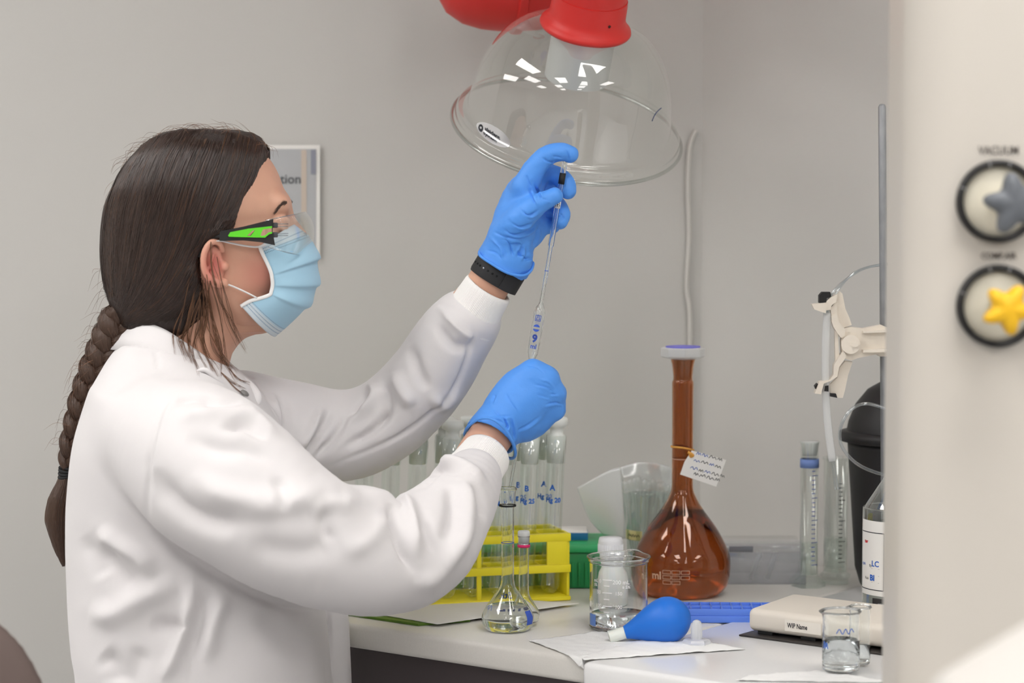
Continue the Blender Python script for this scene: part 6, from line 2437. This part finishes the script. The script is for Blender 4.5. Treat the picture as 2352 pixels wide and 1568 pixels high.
jm.add(*plate([(500, 925), (580, 935), (530, 1080), (495, 1250), (470, 1340), (420, 1340), (330, 1290), (315, 1200), (410, 1110), (435, 1000)], YK + .001, .009))
jm.build('lower_jaw', M_CLAMP, rod, sharp=40)
mesh('spring_bar', *plate([(380, 580), (415, 625), (430, 860), (410, 930), (385, 930)], YK - .004, .008), M_CLAMP, rod, sharp=40)
for pts in ([(205, 190), (240, 150), (330, 150), (340, 200), (290, 220), (285, 345), (245, 345), (205, 270)], [(155, 1210), (185, 1178), (205, 1195), (175, 1260)], [(270, 1205), (310, 1200), (310, 1270), (262, 1265)], [(328, 1290), (395, 1295), (408, 1340), (330, 1325)]):
    mesh('rubber_grip', *plate(pts, YK - .007, .012), M_BLACK, rod, sharp=40)
# burette sleeve, capillaries and loops of tubing
M_SLEEVE = thin('white sleeve', (246, 247, 250), refl=.8, base=.03, rough=.25, milky=.7)
M_TUBING = thin('clear tubing', (232, 236, 238), refl=1.4, base=.14, rough=.08)
YB_ = YK - .002
bu = thing('dispensing_tube', 'white plastic dispensing sleeve held upright in the burette clamp', 'tube', W(1912, 1125, YB_))
mesh('sleeve', *tube([W(1900, 718, YB_), W(1897, 780, YB_), W(1896, 850, YB_), W(1898, 930, YB_), W(1903, 990, YB_), W(1912, 1058, YB_)], S(9, YB_), n=16, m=30), M_SLEEVE, bu)
for dx in (0, 6):
    mesh('capillary', *tube([W(1910 + dx * .7, 1050, YB_), W(1914 + dx, 1090, YB_), W(1919 + dx, 1124, YB_)], .0011, n=8, m=10), M_TUBING, bu)
for s in ((1906, 690), (1914, 690)):
    mesh('feed_tube', *tube([W(1898, 722, YB_), W(*s, YB_), W(s[0] + 14, 662, YB_), W(1960, 630 - (s[0] - 1906) * .3, YB_ + .005), W(2000, 612, YB_ + .02), W(2060, 604, YB_ + .03)], .0016, n=8, m=40), M_TUBING, bu)
mesh('tubing', *tube([W(2070, 950, YR - .02), W(2030, 936, YR - .022), W(1985, 927, YR - .024), W(1950, 945, YR - .024), W(1930, 985, YR - .024), W(1934, 1025, YR - .024), W(1965, 1062, YR - .024), W(2010, 1084, YR - .022), W(2070, 1098, YR - .02)], .0021, n=10, m=60), M_TUBING,
     label='loop of clear tubing hanging in front of the black container', cat='tubing')

# ------------------------------------------------------------------ service column with taps
YS = 2.10
M_COLUMN = mat('column enamel', (206, 200, 191), rough=.4)
xl_ = W(2024, 784, YS + .145)[0]
sc = thing('service_column', 'cream service column with two star-knobbed taps at the right', 'service column', (xl_ + .11, YS + .08, 0))
bm = bmesh.new()
bmesh.ops.create_cube(bm, size=1.0)
bmesh.ops.scale(bm, vec=(.22, .16, CEIL_Z - .004), verts=bm.verts)
bmesh.ops.bevel(bm, geom=[e for e in bm.edges if abs(e.verts[0].co.z - e.verts[1].co.z) > 1], offset=.045, segments=10, profile=.5, affect='EDGES')
bm.verts.index_update()
V = [tuple(np.array(v.co) + np.array([xl_ + .11, YS + .08, CEIL_Z / 2])) for v in bm.verts]
Fc = [[v.index for v in g.verts] for g in bm.faces]
bm.free()
mesh('casing', V, Fc, M_COLUMN, sc, sharp=30)
M_RING = mat('black ring', (28, 27, 28), rough=.45)
M_DISC = mat('cream disc', (222, 216, 198), rough=.35)


def star(c, R_, r_, depth, n=5, rot=0.0, m=8):
    """Rounded star-shaped hand wheel facing the camera, softly domed."""
    prof = [(0.55, -depth * .0), (.92, -depth * .02), (1.0, -depth * .15), (1.0, -depth * .75), (.90, -depth * .95), (.6, -depth * 1.08), (0, -depth * 1.12)]
    nn = 120
    V, Fc = [], []
    for s, y in prof:
        if s == 0:
            V.append((c[0], c[1] + y, c[2]))
            continue
        for i in range(nn):
            a = 2 * math.pi * i / nn
            w_ = (.5 + .5 * math.cos(n * (a - rot))) ** 1.25
            rr = (r_ + (R_ - r_) * w_) * s
            V.append((c[0] + rr * math.cos(a), c[1] + y, c[2] + rr * math.sin(a)))
    for j in range(len(prof) - 2):
        for i in range(nn):
            q = (i + 1) % nn
            Fc.append([j * nn + i, j * nn + q, (j + 1) * nn + q, (j + 1) * nn + i])
    k = (len(prof) - 2) * nn
    for i in range(nn):
        Fc.append([k + i, k + (i + 1) % nn, len(V) - 1])
    Fc.append(list(range(nn))[::-1])
    return recalc(V, Fc)


for (cx_, cy_, kx, ky, colr, nm, txt, rot, ty, R_) in ((2290, 462, 2327, 468, (98, 102, 108), 'grey knob', 'VACUUM', 100, 346, 72), (2290, 702, 2311, 708, (240, 188, 30), 'yellow knob', 'COMP.AIR', 62, 588, 60)):
    k = S(1, YS)
    c = W(cx_, cy_, YS)
    tap = mesh('tap_ring', *lathe([(80 * k, .0), (80 * k, .008), (83 * k, .0105), (92 * k, .0105), (95 * k, .008), (95 * k, .0)], c, axis=(0, -1, 0), n=72), M_RING, sc, label=f'black ring around the {nm}')
    mesh('tap_disc', *lathe([(0, .0045), (70 * k, .004), (81 * k, .001)], c, axis=(0, -1, 0), n=64), M_DISC, tap)
    Yk = YS - .055
    kc = W(kx, ky, Yk)
    kk = S(1, Yk)
    mesh('spindle', *tube([c, (kc[0] * .5 + c[0] * .5, (YS + Yk) / 2, (kc[2] + c[2]) / 2), (kc[0], Yk, kc[2])], .008, n=20), M_DISC, tap)
    mesh('star_knob', *star((kc[0], Yk, kc[2]), R_ * kk, R_ * kk * .62, .018, rot=math.radians(rot)), mat(nm, colr, rough=.45), tap, label=nm)
    bl = MB()
    for a in (20, 75, 105, 160):
        aa = math.radians(a)
        bl.add(*box(c + np.array([87.5 * k * math.cos(aa), -.0105, 87.5 * k * math.sin(aa)]), (.006, .0008, .0012), R=Matrix.Rotation(-aa, 3, 'Y')))
    bl.build('ring_mark', mat('grey mark', (140, 140, 140), rough=.5), tap, smooth=False)
    tb = MB()
    text_on(tb, txt, .0098 if txt == 'VACUUM' else .0078, plane_map(W(2294, ty, YS - .0006), (.86, 0, 0), (0, 0, 1)), bold=.0002)
    tb.build('lettering', mat('grey lettering', (84, 76, 72), rough=.6), sc, smooth=False)

# white machine with a sloping lid in front of the column, out of focus
YI = 1.42
pa_, pb2 = W(2085, 1578, YI), W(2352, 1420, YI)
sl_ = (pb2 - pa_) / np.linalg.norm(pb2 - pa_)
m0, m1 = pa_ - sl_ * .0, pb2 + sl_ * .12
nrm_ = np.array([-sl_[2], 0, sl_[0]])
R = Matrix((( sl_[0], 0, nrm_[0]), (0, 1, 0), (sl_[2], 0, nrm_[2])))
mt_ = thing('machine', 'white machine with a sloping rounded lid at the lower right corner, below the taps', 'machine', ((m0[0] + m1[0]) / 2, YI - .14, 0))
Lm = np.linalg.norm(m1 - m0)
mesh('lid', *box((m0 + m1) / 2 - nrm_ * .03 + np.array([0, -.14, 0]), (Lm, .30, .06), bev=.024, seg=6, R=R), mat('white cover', (206, 203, 198), rough=.4), mt_, sharp=40)
zb_ = m0[2] - .02
mesh('body', *box(((m0[0] + m1[0]) / 2, YI - .14, zb_ / 2), (m1[0] - m0[0] - .02, .27, zb_), bev=.01), M_COLUMN, mt_, sharp=40)

# ------------------------------------------------------------------ brown chair at lower left
M_CHAIR = mat('brown upholstery', (98, 84, 80), rough=.8, mottle=.05, mscale=30)
YH = 2.30
ch = thing('lab_chair', 'brown upholstered swivel chair at the lower left', 'chair', (W(-110, 1500, YH)[0], YH, 0))
bx = ch.location.x
f = Field((bx - .34, YH - .12, .55), (bx + .34, YH + .14, 1.2), .008)
f.ell((bx - .01, YH, W(0, 1720, YH)[2]), (S(262, YH) + .0, .035, S(345, YH)), 0)
mesh('backrest', *f.mesh(3), M_CHAIR, ch)
mesh('seat', *box((bx, YH - .26, .53), (.46, .44, .08), bev=.035, seg=5), M_CHAIR, ch)
M_CHROME = mat('chair metal', (150, 150, 152), rough=.3, metal=.9)
mesh('back_bar', *tube([(bx, YH - .03, .75), (bx, YH - .06, .55), (bx, YH - .12, .48), (bx, YH - .25, .475)], .016, n=12, m=20), M_CHROME, ch)
mesh('gas_lift', *tube([(bx, YH - .26, .10), (bx, YH - .26, .49)], .025, n=16), M_CHROME, ch)
for i in range(5):
    a = 2 * math.pi * i / 5 + .3
    e = np.array([math.cos(a), math.sin(a), 0])
    leg = mesh('leg', *tube([np.array([bx, YH - .26, .11]), np.array([bx, YH - .26, .095]) + e * .28], [.022, .014], n=10), M_CHROME, ch)
    cc = np.array([bx, YH - .26, .030]) + e * .28
    mesh('caster', *lathe([(0, -.012), (.026, -.012), (.029, -.006), (.029, .006), (.026, .012), (0, .012)], cc, axis=(-e[1], e[0], 0), n=24), M_BLACK, leg, sharp=40)
    mesh('fork', *tube([cc + [0, 0, .02], np.array([bx, YH - .26, .1]) + e * .28], .008, n=8), M_BLACK, leg)

# ------------------------------------------------------------------ extraction arm with clear dome
Rt, Fw, Up = np.array([1., 0, 0]), np.array([0, CP, -SP]), np.array([0, SP, CP])
dax = -.15 * Rt + .50 * Fw - .85 * Up
dax /= np.linalg.norm(dax)
M_RED = mat('red plastic', (206, 44, 40), rough=.42)
M_ALU = mat('brushed tube', (214, 214, 214), rough=.45, metal=.35)
M_DOME = thin('clear dome', (246, 248, 246), refl=1.6, base=.035, rough=.005)
rim_c = W(1303, 292, 3.11)
Ld_ = .137
apex = rim_c - dax * Ld_ * 1.035
ea = thing('extraction_arm', 'red jointed extraction arm with a clear dome hood hanging over the bench', 'extraction arm', (apex[0], apex[1], CEIL_Z))
prd = [(.050, 0), (.066, .005), (.084, .015), (.100, .032), (.113, .057), (.1205, .082), (.1245, .104), (.1268, .118), (.1285, .1235), (.132, .126), (.1385, .1275), (.1400, .130), (.1402, .136), (.1425, .139), (.1445, .140)]
prd = [(r * 1.035, h * 1.035) for r, h in prd]
dV, dF = lathe(densify(prd, 60), apex, axis=dax, n=96)
dome = mesh('dome_hood', dV, dF, M_DOME, ea)
mesh('dome_rim', *lathe([(.1490 + .0026 * math.cos(t_), .1455 + .0026 * math.sin(t_)) for t_ in np.linspace(0, 2 * math.pi, 14, endpoint=False)], apex, axis=dax, n=96, closed=True), thin('dome rim', (225, 228, 226), refl=1.6, base=.12, rough=.03), dome)
mesh('inner_tube', *lathe([(.0405, -.02), (.0405, .072), (.0385, .072), (.0385, -.02)], apex, axis=dax, n=48, closed=True), M_ALU, ea, sharp=40)
mesh('dome_flange', *lathe([(.040, .004), (.050, .006), (.0565, .0045), (.0582, .0015), (.0572, -.002), (.0535, -.0055), (.0500, -.010), (.0480, -.016), (.0475, -.034), (.0468, -.037), (.0468, -.040), (.0455, -.040), (.0455, -.20), (0, -.20)], apex, axis=dax, n=64), M_RED, ea, sharp=50)
sc_c = apex - dax * .027
side = np.cross(dax, Fw)
side /= np.linalg.norm(side)
fr_ = np.cross(side, dax)
fr_ = fr_ if fr_[1] < 0 else -fr_
dirn = (fr_ * .80 - side * (.6 if side[0] < 0 else -.6))
dirn /= np.linalg.norm(dirn)
mesh('set_screw', *lathe([(0, .0010), (.0018, .0010), (.0018, -.002)], apex - dax * .020 + dirn * .0478, axis=dirn, n=14), mat('screw hole', (60, 16, 14), rough=.7), ea)
DOME_BVH = BVHTree.FromPolygons([tuple(v) for v in dV], dF)


def on_dome(px, py, off):
    loc, nrm = hit(DOME_BVH, px, py)
    d = ray(px, py)
    if loc is None:
        return None
    n_ = nrm if nrm @ d < 0 else -nrm
    return loc + n_ * off


# chrome maker's sticker
cS = np.array([1133.5, 310.0])
th_ = math.radians(33.5)
e1, e2 = np.array([math.cos(th_), math.sin(th_)]), np.array([-math.sin(th_), math.cos(th_)])
rings = []
V, Fc = [on_dome(*cS, .0006)], []
nn = 48
for s in np.linspace(.15, 1, 8):
    for i in range(nn):
        a = 2 * math.pi * i / nn
        p = cS + e1 * 45 * s * math.cos(a) + e2 * 19 * s * math.sin(a)
        V.append(on_dome(p[0], p[1], .0006))
for i in range(nn):
    Fc.append([0, 1 + i, 1 + (i + 1) % nn])
for j in range(7):
    for i in range(nn):
        q = (i + 1) % nn
        Fc.append([1 + j * nn + i, 1 + (j + 1) * nn + i, 1 + (j + 1) * nn + q, 1 + j * nn + q])
stk = mesh('sticker', V, Fc, mat('chrome sticker', (226, 226, 228), rough=.22, metal=.6), dome)
tb = MB()


def st_map(ox, oy, sx, sy, sh=0.0):
    o = cS + e1 * ox + e2 * oy
    return lambda x, y: on_dome(*(o + (e1 * x * sx) + np.array([sh * y * .2, -y * sy])), .0009)


V, Fc = text2d('alsident', 1.0, 'LEFT', .03)
tb.add([st_map(-24, -2.5, 13.2, 12.5)(*v) for v in V], Fc)
V, Fc = text2d('system', 1.0, 'LEFT', .03)
tb.add([st_map(-22, 8.5, 13.2, 12.5)(*v) for v in V], Fc)
# ring emblem beside the name
V, Fc = [], []
nn = 40
for i in range(nn):
    a = 2 * math.pi * i / nn
    for (rx1, ry1) in ((5.6, 9.2), (2.3, 3.1)):
        p = np.array([1105.2 + rx1 * math.cos(a), 293.5 + ry1 * math.sin(a) + (1 if rx1 > 3 else 0)])
        V.append(on_dome(*p, .0009))
for i in range(nn):
    q = (i + 1) % nn
    Fc.append([2 * i, 2 * q, 2 * q + 1, 2 * i + 1])
tb.add(V, Fc)
tb.build('lettering', M_INKD, stk, smooth=False)
mk = [on_dome(x, y, .0006) for x, y in ((1497, 278), (1502, 266), (1509, 256), (1518, 248))]
mesh('pen_mark', *tube(mk, .0006, n=6, m=12), mat('pen ink', (70, 80, 110), rough=.6), dome)

# elbow and arm going up to the ceiling
Ye = 3.27
ke = S(1, Ye)
eC = W(1185, -58, Ye)
xa = np.array([.985, .17, .0])
xa /= np.linalg.norm(xa)
prof_e = [(0, -188 * ke), (50 * ke, -180 * ke), (88 * ke, -158 * ke), (112 * ke, -122 * ke), (124 * ke, -80 * ke), (128 * ke, -40 * ke), (128 * ke, -12 * ke), (135 * ke, -9 * ke), (136 * ke, 0), (135 * ke, 9 * ke), (128 * ke, 12 * ke), (125 * ke, 50 * ke), (118 * ke, 100 * ke), (110 * ke, 160 * ke), (104 * ke, 200 * ke), (0, 200 * ke)]
mesh('elbow', *lathe(prof_e, eC, axis=xa, n=64), M_RED, ea, sharp=60)
top_red = apex - dax * .20
mesh('joint', *tube([top_red, top_red - dax * .05, eC + xa * .10 + np.array([0, 0, .07]), eC + xa * .06], [.047, .047, .05, .055], n=24, m=20), M_RED, ea)
up0 = eC - xa * .06 + np.array([0, .0, .05])
mesh('arm_tube', *tube([up0, up0 + np.array([-.10, .02, .45]), up0 + np.array([-.14, .03, .72])], .0375, n=28, m=10), M_ALU, ea)
tp_ = np.array([up0[0] - .16, up0[1] + .03, CEIL_Z])
mesh('arm_tube', *tube([up0 + np.array([-.14, .03, .70]), tp_ + [0, 0, -.01]], .0375, n=28), M_ALU, ea)
mesh('ceiling_plate', *lathe([(0, -.001), (.09, -.001), (.09, -.018), (.05, -.03), (0, -.03)], tp_, n=40), M_RED, ea, sharp=40)
